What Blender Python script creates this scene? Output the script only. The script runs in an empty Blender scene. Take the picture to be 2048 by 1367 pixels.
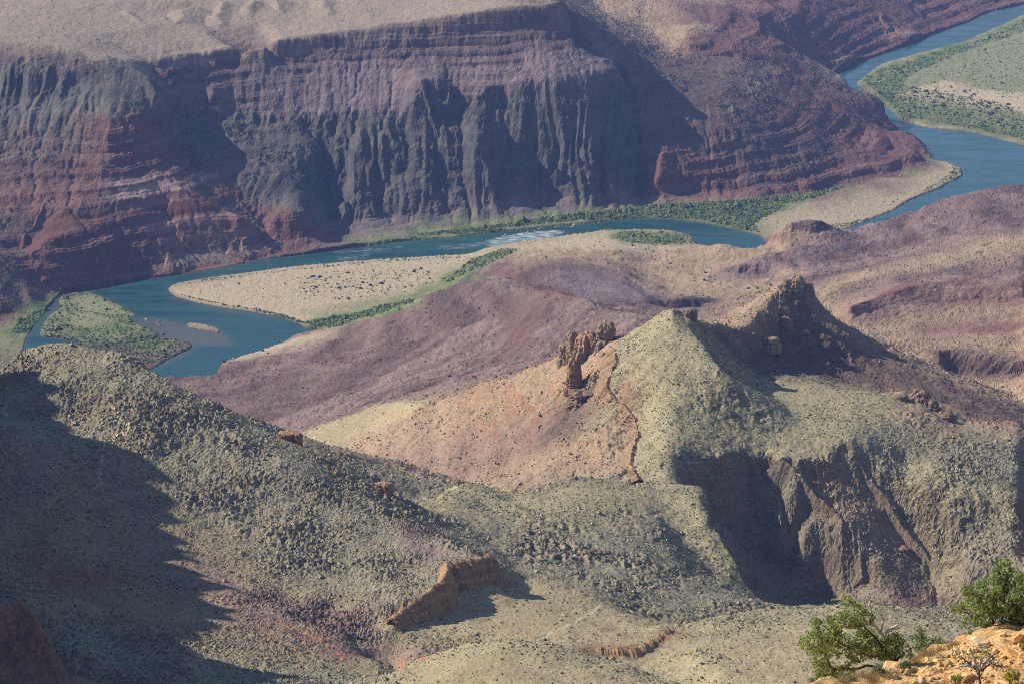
import bpy, math, random
import numpy as np
from mathutils import Vector, geometry

# ------------------------------------------------------------------ camera, sky, sun, exposure
scene = bpy.context.scene
H = 1430.0                       # metres from the river up to the lookout
PITCH = math.radians(16.4)
FOC = 5220.0                     # focal length in photo pixels (2048 wide)
cam_data = bpy.data.cameras.new('camera')
cam_data.sensor_fit = 'HORIZONTAL'
cam_data.sensor_width = 36.0
cam_data.lens = FOC * 36.0 / 2048.0
cam_data.clip_start = 1.0
cam_data.clip_end = 40000.0
cam = bpy.data.objects.new('camera', cam_data)
scene.collection.objects.link(cam)
cam.location = (0, 0, H)
cam.rotation_euler = (math.pi / 2 - PITCH, 0, 0)
scene.camera = cam

SUN_EL, SUN_BEYOND = math.radians(36.0), math.radians(15.0)
SUN = Vector((-math.cos(SUN_BEYOND) * math.cos(SUN_EL), math.sin(SUN_BEYOND) * math.cos(SUN_EL), math.sin(SUN_EL)))
world = bpy.data.worlds.new('World')
scene.world = world
world.use_nodes = True
wn = world.node_tree
bg = wn.nodes['Background']
sky = wn.nodes.new('ShaderNodeTexSky')
sky.sky_type = 'NISHITA'
sky.sun_disc = False
sky.sun_elevation = SUN_EL
sky.sun_rotation = math.atan2(SUN.x, SUN.y)
sky.altitude = 1500
wn.links.new(sky.outputs[0], bg.inputs[0])
bg.inputs[1].default_value = 0.10
sun_data = bpy.data.lights.new('sun', 'SUN')
sun_data.energy = 5.0
sun_data.angle = math.radians(0.5)
sun_data.color = (1.0, 0.93, 0.81)
sun = bpy.data.objects.new('sun', sun_data)
scene.collection.objects.link(sun)
sun.rotation_euler = SUN.to_track_quat('Z', 'Y').to_euler()
scene.view_settings.view_transform = 'Standard'
scene.view_settings.look = 'None'
scene.view_settings.exposure = 0.78
scene.view_settings.gamma = 1.0
scene.view_settings.use_curve_mapping = False
scene.cycles.use_denoising = False
scene.cycles.filter_width = 0.95
scene.cycles.max_bounces = 4
scene.cycles.diffuse_bounces = 3
scene.cycles.volume_bounces = 0
HAZE_DENSITY = 1.75e-5
HAZE_COLOR = (0.28, 0.43, 1.0)

# ------------------------------------------------------------------ survey of the canyon
# Each line: ground code | region | flags | points.  A point is a bearing (photo column), an elevation angle (photo row)
# and its distance along the view in metres, or z<height above the river>.  flags: s = sharp break,
# b<dist>,<drop> = the ground falls away behind this crest.
SURVEY = """
P|plateau||-60,20,6430 0,40,6300 200,60,6250 400,60,6350 600,40,6450 800,20,6500 1000,0,6520
P|plateau||-60,0,6600 0,0,6550 200,0,6600 400,0,6620 600,0,6700 800,0,6650 1000,-20,6650 1130,-20,6500
P|plateau||-100,-60,7000 200,-60,7000 600,-60,7050 1000,-60,7000
P|plateau||60,25,6420 160,30,6430 250,12,6560
P|plateau||380,45,6420 440,28,6520 520,36,6480 600,20,6590
P|plateau||-100,-110,7700 600,-110,7800 1000,-110,7700
P|plateau|s|-60,75,6040 0,80,6000 90,90,5980 180,103,5960 215,112,5930 260,120,5950 290,118,5980 400,105,6060 560,80,6150 700,60,6220 800,45,6270 860,32,6290 900,30,6290 1000,15,6320 1100,2,6340 1120,-4,6350
U|canyon_wall|s|300,144,5962 400,131,6040 500,116,6120 620,100,6175 700,95,6195 800,80,6235 860,76,6258 1000,55,6300 1110,45,6325 1135,50,6335
U|canyon_wall||340,165,5945 420,160,6000 500,148,6060 620,132,6120 700,125,6160 800,118,6190 880,112,6225 1000,90,6255 1120,78,6295 1160,70,6340
T|canyon_wall||350,172,5935 430,178,5985 520,170,6040 640,150,6100 700,145,6135 780,135,6175 860,128,6205 960,115,6230 1060,108,6245 1150,95,6280 1200,98,6330
T|canyon_wall|s|345,196,5925 400,213,5970 500,213,5995 600,218,6010 650,221,6010 700,214,6030 760,209,6040 802,206,6050 813,188,6078 843,159,6090 891,159,6120 922,176,6125 973,174,6115 1000,170,6145 1025,164,6140 1110,154,6150 1212,137,6222 1236,131,6245 1249,127,6320
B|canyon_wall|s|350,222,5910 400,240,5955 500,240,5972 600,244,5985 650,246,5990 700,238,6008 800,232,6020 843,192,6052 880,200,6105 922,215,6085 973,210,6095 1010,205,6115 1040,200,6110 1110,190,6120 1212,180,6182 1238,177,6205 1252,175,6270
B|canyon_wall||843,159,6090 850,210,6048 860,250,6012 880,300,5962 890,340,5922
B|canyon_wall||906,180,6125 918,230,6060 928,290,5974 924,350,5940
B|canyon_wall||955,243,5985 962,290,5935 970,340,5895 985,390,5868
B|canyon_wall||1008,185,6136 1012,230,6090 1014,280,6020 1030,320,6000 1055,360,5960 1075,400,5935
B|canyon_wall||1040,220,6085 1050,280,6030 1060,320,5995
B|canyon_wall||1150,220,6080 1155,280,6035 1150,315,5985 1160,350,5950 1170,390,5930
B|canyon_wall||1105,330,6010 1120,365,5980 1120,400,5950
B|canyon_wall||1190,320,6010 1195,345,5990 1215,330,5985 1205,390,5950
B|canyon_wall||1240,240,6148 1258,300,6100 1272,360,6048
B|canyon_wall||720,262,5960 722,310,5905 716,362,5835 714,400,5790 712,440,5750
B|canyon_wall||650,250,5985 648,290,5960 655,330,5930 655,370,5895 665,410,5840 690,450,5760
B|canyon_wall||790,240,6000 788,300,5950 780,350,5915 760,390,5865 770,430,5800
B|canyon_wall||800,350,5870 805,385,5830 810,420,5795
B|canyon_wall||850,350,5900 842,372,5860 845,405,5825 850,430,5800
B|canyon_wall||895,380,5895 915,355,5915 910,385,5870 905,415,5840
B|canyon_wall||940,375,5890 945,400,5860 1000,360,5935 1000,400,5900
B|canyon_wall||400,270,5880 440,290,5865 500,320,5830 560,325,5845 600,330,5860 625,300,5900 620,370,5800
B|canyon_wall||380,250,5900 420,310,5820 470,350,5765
G|canyon_wall||500,372,5725 540,365,5735 575,360,5745 600,390,5720 640,420,5715 660,450,5700
R|canyon_wall|s|545,421,5625 575,416,5622 608,419,5635 625,440,5640
R|canyon_wall||548,450,5600 575,452,5596 606,455,5605 560,482,5588 598,485,5588
R|canyon_wall||640,455,5660 660,460,5655 680,470,5655
T|canyon_wall||700,462,5695 760,452,5730 820,440,5775 900,425,5830 960,415,5860 1040,410,5880 1120,405,5910 1200,398,5945 1260,392,5980
B|canyon_wall|s|1260,150,6295 1268,200,6235 1275,260,6160 1280,330,6092 1284,380,6042 1283,403,6008
B|canyon_wall|s|1140,70,6345 1165,105,6325 1225,118,6310 1250,128,6325
D|canyon_wall||1300,390,6002 1325,300,6100 1350,245,6215 1335,195,6330 1300,130,6570
D|canyon_wall||1305,250,6190 1310,220,6250 1295,180,6330 1275,140,6430
D|canyon_wall|b120,60|1130,4,6360 1160,22,6430 1190,42,6500 1240,80,6650 1270,103,6740 1290,114,6800
U|red_spur||-60,110,6000 0,110,5960 90,112,5945 180,125,5915
B|red_spur|s|-60,145,5940 0,148,5905 60,146,5890 120,140,5885 165,135,5890
B|red_spur||-60,188,5890 0,190,5862 60,190,5850 100,192,5848 130,195,5845 165,170,5865
G|red_spur||-60,230,5790 0,240,5760 60,235,5760 120,220,5790 200,180,5810 240,190,5790
G|red_spur|s|294,147,5920 306,168,5885 318,191,5845
G|red_spur||225,140,5900 222,180,5830 222,229,5735 265,215,5775 300,215,5795
R|red_spur|s|221,232,5728 219,260,5680 215,290,5640 191,318,5600 188,340,5570 186,359,5545 160,378,5508 137,393,5485 105,425,5430 70,470,5350 40,500,5285
R|red_spur|s|260,235,5742 300,232,5775 318,226,5820
R|red_spur||240,300,5650 290,285,5700 325,300,5730 270,340,5600 330,330,5665
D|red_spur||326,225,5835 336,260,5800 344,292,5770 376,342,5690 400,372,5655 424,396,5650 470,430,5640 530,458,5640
B|red_spur|s|352,225,5905 356,260,5870 362,300,5820 395,345,5750
R|red_spur||395,340,5725 420,335,5760 440,330,5775 460,360,5725 480,395,5690 520,425,5660
W|red_spur||440,365,5700 450,390,5665 430,380,5675
W|red_spur|s|318,367,5590 350,376,5592 386,386,5595 424,407,5592 452,418,5585 478,427,5570 510,446,5580 537,466,5600
W|red_spur||245,378,5530 300,375,5570 250,405,5490 320,400,5560 400,410,5560 290,430,5480 380,440,5520 460,455,5540
R|red_spur||285,480,5415 330,480,5440 380,482,5470 430,482,5500 480,480,5525 530,485,5560
R|red_spur|s|280,505,5385 330,508,5415 380,500,5465 430,495,5490 490,490,5518
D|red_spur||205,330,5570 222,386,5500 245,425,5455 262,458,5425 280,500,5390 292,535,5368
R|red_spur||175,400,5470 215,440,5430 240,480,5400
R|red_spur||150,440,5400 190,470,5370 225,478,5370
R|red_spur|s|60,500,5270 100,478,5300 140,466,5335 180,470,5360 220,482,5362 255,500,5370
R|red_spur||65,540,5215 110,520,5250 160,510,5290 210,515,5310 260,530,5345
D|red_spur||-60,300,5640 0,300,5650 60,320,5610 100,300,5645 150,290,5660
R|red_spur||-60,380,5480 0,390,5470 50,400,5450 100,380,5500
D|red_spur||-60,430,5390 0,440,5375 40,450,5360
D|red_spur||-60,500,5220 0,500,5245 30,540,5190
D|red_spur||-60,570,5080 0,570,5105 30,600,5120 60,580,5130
R|red_spur||-60,650,4960 0,640,4990 40,612,z4 80,590,z4 120,582,z3 180,574,z3 240,562,z3 290,552,z3 330,548,z3 400,535,z3 470,520,z3 540,510,z3 610,500,z4 680,484,z4
F|riverbank||-60,690,z3 0,665,z3 30,650,z3 60,625,z2 100,600,z2
F|riverbank||690,484,z4 760,470,z6 830,459,z8 900,448,z9 1000,438,z9 1090,430,z9 1150,425,z10 1230,415,z10 1290,406,z10 1400,410,z10 1480,411,z9 1530,404,z8 1600,386,z7 1680,376,z5 1740,360,z4 1800,346,z3 1855,325,z2
T|canyon_wall||690,479.0,z10.0 760,465.0,z12.0 830,454.0,z14.0 900,443.0,z15.0 1000,433.0,z15.0 1090,425.0,z15.0 1150,420.0,z16.0 1230,410.0,z16.0 1280,402.0,z16.0
R|promontory||1300,401.0,z16.0 1400,405.0,z16.0 1480,406.0,z15.0 1530,399.0,z14.0 1600,381.0,z13.0 1680,371.0,z11.0 1740,355.0,z10.0 1800,341.0,z9.0
S|riverbank||1560,456,z3 1640,447,z3 1690,451,z2 1735,439,z2 1795,414,z2 1840,388,z2 1880,373,z2 1923,348,z2 1917,335,z2 1890,326,z2
F|riverbank||760,486,z2 900,471,z2 1000,459,z2 1100,449,z2 1200,440,z2 1300,433,z2 1400,442,z2 1500,464,z2
S|riverbank||1560,440,z4 1640,425,z4 1740,400,z4 1840,362,z4 1900,340,z3
R|promontory|s|1318,325,6055 1345,314,6095 1400,317,6112 1450,321,6130 1468,332,6118
R|promontory|s|1316,348,6012 1360,348,6055 1420,348,6078 1465,350,6090
R|promontory||1310,396,6000 1330,388,6012 1380,390,6028 1440,392,6034 1420,372,6054
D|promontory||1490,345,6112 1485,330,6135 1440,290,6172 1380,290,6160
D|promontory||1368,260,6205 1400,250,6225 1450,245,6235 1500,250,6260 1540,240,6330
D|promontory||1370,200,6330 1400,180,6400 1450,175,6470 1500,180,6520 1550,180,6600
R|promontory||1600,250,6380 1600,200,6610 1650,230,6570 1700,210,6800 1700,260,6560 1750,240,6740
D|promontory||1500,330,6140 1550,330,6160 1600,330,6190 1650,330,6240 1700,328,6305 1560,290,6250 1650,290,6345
R|promontory|s|1560,350,6118 1620,350,6140 1670,345,6205 1720,335,6260 1780,318,6340 1830,300,6440
R|promontory||1560,385,6070 1620,380,6090 1670,366,6160 1720,355,6215 1780,340,6275
R|promontory|b90,30|1774,266,6660 1800,263,6690 1824,266,6690 1840,275,6640 1850,286,6590 1856,300,6560
D|promontory|b140,70|1300,118,6810 1324,115,6800 1370,113,6850 1444,110,6900 1489,115,6930 1529,120,6950 1554,130,6955 1589,148,6960 1624,148,6980 1654,155,7000 1689,165,7000 1720,176,6975 1749,188,6950 1766,199,6940
R|promontory|b100,25|1779,210,6930 1790,220,6935 1796,236,6900 1795,255,6830
H|far_slope||1200,20,7550 1200,-20,7800 1300,60,7400 1300,0,7700 1340,98,7080 1390,45,7350 1420,0,7900
D|far_slope||1200,42,7100 1250,85,7000 1290,108,6990
R|far_slope||1360,110,6960 1385,75,7100 1410,40,7450 1440,10,7800
R|far_slope||1400,100,7060 1440,75,7250 1480,62,7400 1520,62,7420 1560,85,7350 1565,112,7190 1480,105,7080
R|far_slope|s|1570,80,7420 1582,110,7300 1590,135,7150
D|far_slope||1600,110,7520 1620,130,7550 1640,146,7580
R|far_slope||1600,60,7800 1610,20,8050 1560,20,7850 1500,20,7750
R|far_slope||1650,90,7800 1700,70,8050 1760,50,8300 1850,20,8650 1930,0,8900
R|far_slope||1450,-20,8100 1600,-20,8350 1750,-20,8600 1900,-20,8950 2060,-30,9300
R|far_slope||1660,146,z4 1724,121,z4 1774,104,z4 1874,64,z4 1934,44,z4 1974,24,z4 2048,6,z4 2100,-8,z4
H|far_slope||1100,-70,8200 1400,-70,8500 1700,-70,9000 2080,-70,9600
H|far_slope||-100,-200,9000 400,-200,9300 1000,-200,9500 1600,-200,9900 2080,-200,10300
S|riverflat||1712,166,z3 1730,154,z3 1764,130,z3 1824,112,z3 1924,87,z3 2004,52,z3 2060,28,z3
S|riverflat||1790,232,z3 1800,236,z3 1850,251,z3 1900,256,z3 1950,262,z3 2000,275,z3 2048,287,z3 2090,298,z3
S|riverflat||1760,190,z8 1850,180,z10 1950,180,z14 1900,130,z10 2048,90,z12 2048,160,z26 2048,220,z18 2090,120,z30 1900,220,z8 1990,140,z22
V|purple_hill|sb90,45|1500,487,5540 1512,482,5535 1535,470,5515 1560,455,5510 1590,442,5500 1615,433,5500 1640,438,5530 1660,446,5560 1680,454,5590 1700,457,5620 1735,445,5670 1770,434,5700 1801,420,5740 1824,424,5725 1844,415,5735 1869,407,5750 1904,392,5780 1924,381,5800 1959,378,5800 1999,372,5820 2048,370,5830 2100,365,5850
V|purple_hill||1540,510,5330 1600,490,5370 1660,480,5450 1720,480,5480 1800,470,5490 1880,440,5540 1960,430,5540 2048,430,5550
V|purple_hill||1600,525,5240 1680,515,5300 1750,500,5360 1820,492,5400 1900,470,5430 2048,455,5400
V|purple_hill||1560,545,5130 1620,556,5040 1660,548,5090 1720,530,5180
H|purple_hill||1640,582,4850 1690,562,4910 1750,545,4960 1850,530,5010 1950,505,5080 2048,480,5150 2090,470,5200
V|purple_hill||1720,575,4830 1800,560,4850 1900,545,4880 2048,535,4900
M|purple_hill|s|1700,610,4620 1760,590,4700 1830,568,4760 1900,560,4790 1960,563,4790 2048,580,4780
M|purple_hill|s|1700,634,4605 1760,618,4662 1830,606,4712 1900,599,4738 1960,598,4745 2048,604,4740
H|purple_hill||1660,620,4690 1700,660,4555 1800,650,4610 1900,630,4670 1960,620,4690 2048,615,4710
M|purple_hill||1850,665,4560 1950,660,4570 2048,655,4590
H|purple_hill||1780,680,4480 1860,692,4430 1960,690,4440 2048,700,4410
D|purple_hill|s|1872,700,4400 1900,698,4405 1950,706,4380 2000,716,4350 2048,722,4330
D|purple_hill|s|1885,730,4392 1910,745,4385 1930,752,4372 1990,752,4340 2048,748,4318
H|purple_hill||1960,768,4280 2048,765,4250 2048,792,4130 1900,758,4320
S|terrace||940,518,z6 990,505,z12 1050,497,z15 1100,490,z16 1180,478,z16 1210,476,z14 1300,480,z8 1390,492,z4
H|terrace||1000,508,z34 1060,512,z46 1150,508,z50 1200,503,z44 1250,500,z36
H|terrace||1240,512,z40 1270,530,z28 1300,560,z30
H|terrace||1400,492,z10 1440,482,z24 1480,478,z26 1540,493,z28 1560,505,z24 1420,510,z24 1500,515,z28
H|terrace||1320,515,z16 1360,535,z20 1400,545,z22 1300,535,z16
V|terrace|s|1440,540,z34 1480,530,z44 1520,528,z46 1545,535,z42
V|terrace||1440,552,z22 1490,552,z24 1540,552,z28
H|terrace||1400,570,z28 1480,575,z36 1540,580,z42 1450,595,z46 1350,585,z42 1560,560,z34
V|terrace||960,535,z30 1000,535,z40 1050,545,z62 1120,535,z72 1200,535,z66 1250,550,z56
V|terrace||1080,565,z84 1150,575,z92 1220,580,z84 1290,590,z72 1330,598,z66
V|terrace||1200,600,z112 1260,608,z102 1320,618,z86
D|terrace|s|1335,600,z66 1360,594,z70 1400,594,z66 1435,600,z60
D|terrace|s|1336,624,z44 1360,626,z42 1390,624,z42 1430,612,z44
H|terrace||1420,630,z70 1500,600,z60 1620,600,z60
S|delta||345,578,z3 440,560,z4 520,548,z4 600,538,z5 760,525,z5 850,518,z5 925,514,z6
S|delta||400,600,z4 500,615,z4 560,625,z4 600,640,z4
S|delta||500,580,z6 620,570,z7 760,555,z8 880,540,z9 700,595,z8 820,575,z10
F|delta||620,650,z6 700,632,z9 760,612,z12 820,596,z14 880,568,z16 930,540,z16
V|purple_slope|b90,35|-60,760,4450 100,745,4550 310,731,4650 380,718,4690 440,712,4720 500,701,4750 560,682,4790 612,661,4820 700,643,4790 760,626,4770 820,603,4745 880,577,4720 930,566,4715 990,558,4700 1025,557,4685 1060,562,4650 1110,580,4550 1200,606,4400 1290,631,4200 1340,650,4080
S|purple_slope||445,714,4712 500,704,4738 560,690,4755 600,676,4780
V|purple_slope||330,760,4480 400,742,4540 500,722,4600 600,700,4620 700,675,4630 800,640,4640 880,610,4640
V|purple_slope||400,790,4330 480,780,4350 560,760,4400 640,740,4430 720,715,4470 820,690,4490 900,670,4490 960,630,4540
V|purple_slope||460,830,4150 540,820,4170 620,800,4220 700,780,4230 800,750,4250 900,725,4280 1000,690,4310 1050,660,4330
D|purple_slope||545,780,4320 570,800,4260 600,770,4350
V|purple_slope||520,856,4040 560,866,4000 600,862,3990 640,840,4010 720,800,4060 800,772,4120 900,760,4110 1000,735,4140 1080,690,4220 1150,660,4240
V|purple_slope||1000,570,4640 1020,620,4540 1080,620,4460 1150,630,4350 1250,650,4150
O|rock_ridge|s|1345,615,2900 1340,640,2872
O|rock_ridge||1340,700,2818 1340,750,2768 1340,800,2722 1340,850,2668 1340,900,2616 1340,950,2566 1340,1000,2516 1350,1050,2472 1380,1100,2428 1440,1150,2390
O|rock_ridge|b40,25|1385,619,2905 1370,617,2903 1345,615,2905 1320,624,2905 1295,640,2915 1275,655,2925
C|rock_ridge|b60,40|1260,668,2935 1240,672,2945 1210,676,2950 1180,690,2965 1150,695,2985 1130,703,3000 1110,710,3010 1080,727,3030 1050,741,3050 1000,752,3090 960,762,3150 920,785,3180 880,797,3200 860,797,3230 820,796,3310 790,798,3350 755,806,3370 720,820,3390 690,832,3400 650,850,3400 630,866,3380 610,882,3360
C|rock_ridge||640,880,3330 700,860,3320 760,850,3280 840,830,3200 900,820,3150
C|rock_ridge||680,910,3220 740,890,3180 820,870,3120 900,860,3060 960,820,3060 1000,800,3020
Y|rock_ridge||700,935,3150 780,930,3080 860,920,3000 930,905,2950 1000,880,2900
Y|rock_ridge||730,955,3080 800,970,2960 850,985,2860 900,960,2870 960,935,2850 1040,900,2840 1080,850,2860
C|rock_ridge||1050,780,2970 1080,740,3010 1120,740,2990 1100,800,2900 1140,800,2880
D|rock_ridge||1140,810,2860 1170,800,2858 1200,770,2860 1150,845,2800 1100,870,2800
C|rock_ridge||1060,930,2740 1150,900,2720 1200,930,2650 1150,960,2620 1060,975,2600 990,975,2640 1250,968,2575
C|rock_ridge||1215,870,2700 1240,930,2610 1255,950,2585
O|rock_ridge|s|1235,690,2890 1235,720,2860 1225,750,2835 1215,775,2815 1230,795,2790 1262,820,2755 1275,845,2720 1282,865,2690 1270,900,2650 1265,930,2618 1280,960,2580
C|rock_ridge|s|1222,692,2900 1218,725,2872 1206,755,2852 1200,778,2840 1212,800,2815 1245,826,2775 1256,850,2742 1264,868,2715 1252,905,2668 1245,935,2632 1262,964,2584
O|rock_ridge||1280,700,2832 1280,760,2775 1300,820,2715 1310,900,2627 1300,960,2568
O|rock_ridge|s|1370,640,2890 1400,680,2832 1425,710,2800 1445,735,2772 1462,750,2762
D|rock_ridge||1425,665,2930 1450,690,2960 1470,715,2965 1500,740,2975 1440,655,2975
C|rock_ridge|s|1400,630,2950 1420,640,2980 1450,648,3000 1480,655,3020 1500,640,3055 1520,615,3110 1545,590,3150 1560,566,3190
C|rock_ridge|b60,50|1562,556,3195 1575,552,3200 1592,552,3205 1606,555,3205 1618,566,3205 1630,585,3200 1640,600,3190 1660,625,3185 1690,645,3190 1720,660,3200 1760,680,3205 1800,700,3200 1850,722,3190 1900,745,3180 1960,765,3160 2000,785,3140 2048,805,3120 2100,828,3100
Y|rock_ridge|b80,40|1412,629,3300 1435,612,3380 1460,601,3420 1500,588,3450 1540,574,3480
Y|rock_ridge||1430,632,3180 1470,630,3230 1500,615,3260 1530,600,3270
D|rock_ridge||1565,600,3165 1600,600,3170 1560,640,3125 1610,650,3140 1560,680,3085 1640,690,3115 1700,690,3130
D|rock_ridge||1555,720,3050 1600,740,3050 1660,750,3065 1720,768,3045 1780,775,3025
D|rock_ridge||1500,665,3010 1520,695,3025 1545,660,3080
D|rock_ridge||1720,720,3120 1800,740,3105 1860,760,3085 1940,790,3055 2048,820,3050
D|rock_ridge||1805,775,3015 1880,800,2985 1960,825,2945 2048,850,2905
O|rock_ridge||1500,760,2890 1530,758,2900 1580,768,2885 1640,770,2880 1700,775,2870 1760,785,2855
O|rock_ridge||1480,780,2825 1560,800,2825 1640,800,2830 1720,800,2830 1780,800,2835
O|rock_ridge||1420,840,2700 1500,850,2715 1600,850,2730 1700,850,2735 1780,840,2770
C|rock_ridge|sb30,18|1780,785,2865 1800,780,2872 1830,783,2875 1860,800,2865 1890,825,2840 1910,840,2830
C|rock_ridge||1800,820,2800 1850,840,2790 1900,865,2770
C|rock_ridge|s|1920,850,2815 1960,846,2830 2000,845,2835 2048,848,2840
K|rock_ridge||1940,880,2760 2000,890,2750 2048,890,2750
O|rock_ridge|s|1430,903,2640 1460,900,2648 1490,896,2668 1530,900,2670 1560,908,2662 1600,915,2655 1650,908,2670 1690,885,2690 1700,870,2705
O|rock_ridge|sb18,60|1421,952,2570 1424,990,2522 1430,1020,2490 1436,1040,2470 1440,1060,2455 1455,1085,2438 1470,1110,2420 1485,1138,2402 1500,1165,2385 1520,1186,2372 1540,1206,2358
Z|ravine||1465,935,2632 1475,1000,2634 1500,1050,2626 1530,1120,2600 1570,1185,2562 1650,1207,2560
Z|ravine||1500,935,2650 1530,985,2650 1560,1040,2643 1600,1100,2608 1650,1150,2582 1720,1190,2556
K|ravine||1560,918,2652 1580,940,2632 1600,960,2616 1620,985,2600 1650,1012,2590 1680,1045,2584 1710,1070,2580 1745,1098,2574
Z|ravine||1604,1000,2626 1636,1045,2600 1686,1092,2572 1733,1128,2556 1788,1174,2542
Z|ravine|s|1760,1104,2572 1790,1092,2596 1825,1110,2594 1840,1130,2584
Z|ravine||1765,1132,2556 1800,1150,2556 1830,1165,2552
Y|ravine||1798,1184,2534 1830,1200,2545 1870,1225,2528 1910,1245,2510
C|ravine||1640,930,2658 1680,960,2652 1720,1010,2630 1760,1050,2616 1800,1090,2600
Z|ravine||1710,930,2674 1740,970,2662 1770,1020,2642 1800,1065,2624 1840,1120,2600 1870,1165,2574 1900,1210,2542
O|ravine||1750,920,2680 1800,970,2662 1850,1040,2630 1880,1100,2600 1900,1160,2560
K|ravine||1800,880,2730 1860,900,2720 1920,920,2700 2048,930,2695
O|ravine||1850,950,2660 1920,980,2640 2000,1000,2630 2048,1010,2620
K|ravine||1900,1050,2610 1960,1070,2600 2048,1060,2590 1940,1120,2560 2000,1130,2540 2048,1140,2520 1930,1190,2535 2048,1210,2480
K|rubble_hill|sb70,45|-60,752,2480 0,742,2480 20,728,2485 30,714,2490 60,692,2490 90,684,2488 120,680,2482 170,690,2472 210,697,2462 250,706,2450 300,735,2430 350,765,2410 385,783,2400 420,800,2390 450,814,2385 480,830,2380 520,850,2372 560,866,2362 612,887,2350 650,930,2310 690,963,2290 735,972,2295 785,992,2300
K|rubble_hill||0,800,2390 60,780,2405 120,760,2410 200,760,2405 280,780,2390 340,800,2375
K|rubble_hill||0,850,2340 100,840,2355 200,840,2352 300,850,2340 400,860,2335 480,870,2335 540,890,2325
K|rubble_hill||200,900,2290 300,900,2300 400,910,2295 500,920,2290 600,930,2285
K|rubble_hill||330,960,2255 420,970,2255 520,980,2250 620,980,2252 700,1000,2242 780,1020,2240
K|rubble_hill||420,1040,2195 500,1040,2205 600,1045,2202 700,1060,2180 780,1060,2190
K|rubble_hill||520,1110,2132 600,1110,2140 700,1120,2120 780,1110,2130 850,1080,2150 900,1090,2125 940,1095,2110
D|rubble_hill|s|800,1052,2190 840,1060,2180 870,1062,2172
T|rubble_hill||820,1085,2140 880,1100,2120 960,1100,2105
K|rubble_hill||600,1160,2078 680,1170,2065 760,1180,2040 820,1160,2060
J|rubble_hill||180,830,2365 240,900,2295 300,965,2245 380,1040,2185 450,1095,2135 540,1160,2072 600,1196,2036 680,1222,2004 740,1245,1975 800,1268,1950 860,1283,1935 920,1290,1930
V|rubble_hill||570,1200,2026 640,1210,2010 700,1225,1990 640,1245,1960 700,1255,1950
Y|rubble_hill||380,1150,2050 450,1190,2005 520,1225,1965 600,1260,1925 680,1285,1900 760,1305,1890 840,1305,1900
J|rubble_hill||-60,900,2290 0,900,2280 100,900,2285 100,980,2215 200,980,2225
J|rubble_hill||-60,1000,2190 0,1000,2180 0,1060,2120 100,1060,2130 200,1060,2145 300,1080,2130
J|rubble_hill||0,1130,2040 100,1130,2055 200,1140,2055 300,1160,2040 400,1210,1970
A|rubble_hill||90,1130,2058 130,1140,2045 165,1150,2035 100,1160,2015 150,1170,2005
J|rubble_hill||60,1185,1960 140,1200,1960 240,1220,1950 360,1260,1900 480,1290,1880 600,1320,1850
K|rubble_hill||140,1250,1890 240,1280,1870 360,1310,1840 480,1335,1825 620,1350,1815 700,1350,1825
K|rubble_hill||140,1310,1810 240,1340,1790 360,1367,1760 520,1367,1775 700,1380,1780
A|near_cliff|sb40,95|-80,1180,1690 -20,1182,1695 8,1190,1698 28,1200,1700 50,1190,1710 60,1215,1700 75,1235,1695 88,1240,1700 95,1268,1690 108,1285,1692 112,1320,1680 118,1367,1668
A|near_cliff||-60,1280,1672 0,1290,1676 50,1300,1678 -60,1367,1650 20,1367,1655 80,1367,1660
N|foothill|s|785,1250,1960 830,1247,1982 875,1236,2004 903,1220,2020 900,1190,2040 920,1176,2068 960,1166,2078 994,1160,2088
K|rubble_hill|s|780,1238,1966 800,1222,1977 820,1205,1990 850,1188,2003 868,1172,2018 888,1155,2034 893,1142,2052 890,1126,2075 920,1122,2080 950,1117,2086 975,1110,2094 986,1114,2098
K|foothill|b20,12|790,990,2400 815,990,2420 850,998,2425 900,976,2455 940,960,2480 965,968,2490 1000,980,2505 1060,984,2520 1100,965,2545 1150,952,2565 1200,956,2568 1250,966,2562 1290,970,2558
N|foothill||830,1010,2370 880,1010,2390 920,1000,2410
O|foothill||960,1010,2425 1040,1010,2440 1120,1000,2470 1200,990,2500 1280,1000,2500
K|foothill||1000,1060,2325 1080,1070,2330 1160,1080,2330 1240,1070,2370 1320,1070,2400
K|foothill||950,1050,2310 1010,1105,2230 1080,1120,2230 1160,1130,2230 1260,1130,2270 1360,1150,2290 1440,1170,2290
K|foothill||1030,1140,2180 1120,1155,2170 1200,1175,2160 1300,1190,2170 1400,1205,2190 1480,1205,2220 1530,1212,2230
N|foothill|s|1000,1180,2085 1040,1180,2110 1060,1168,2125 1075,1164,2130 1095,1168,2128 1140,1190,2105 1200,1215,2080 1270,1228,2075 1340,1235,2080
N|foothill||1060,1200,2065 1110,1220,2045 1180,1250,2010 1100,1255,1992 1020,1240,2010 960,1215,2040 920,1220,2030 960,1260,1975
N|foothill||1240,1255,2015 1300,1250,2040 1340,1252,2040 1000,1268,1968 1080,1272,1968 1160,1285,1950
A|foothill|s|1190,1294,1940 1230,1298,1936 1262,1298,1940 1290,1286,1960 1318,1270,1990 1336,1256,2015
N|foothill|s|1215,1314,1930 1245,1316,1928 1275,1316,1930 1300,1304,1945 1330,1284,1972
N|foothill||1290,1330,1915 1330,1310,1938 1350,1280,1975 1370,1330,1900 1390,1260,2020
O|foothill|sb60,35|780,1345,1835 840,1312,1825 900,1293,1822 950,1283,1822 1000,1276,1820 1050,1277,1818 1100,1285,1815 1150,1297,1810 1200,1310,1805 1250,1326,1797 1300,1344,1788 1350,1362,1778 1400,1380,1770
N|foothill||900,1330,1780 1000,1320,1775 1100,1325,1775 1200,1350,1760 1000,1367,1725 1100,1367,1728 850,1367,1745 1150,1400,1690
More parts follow.
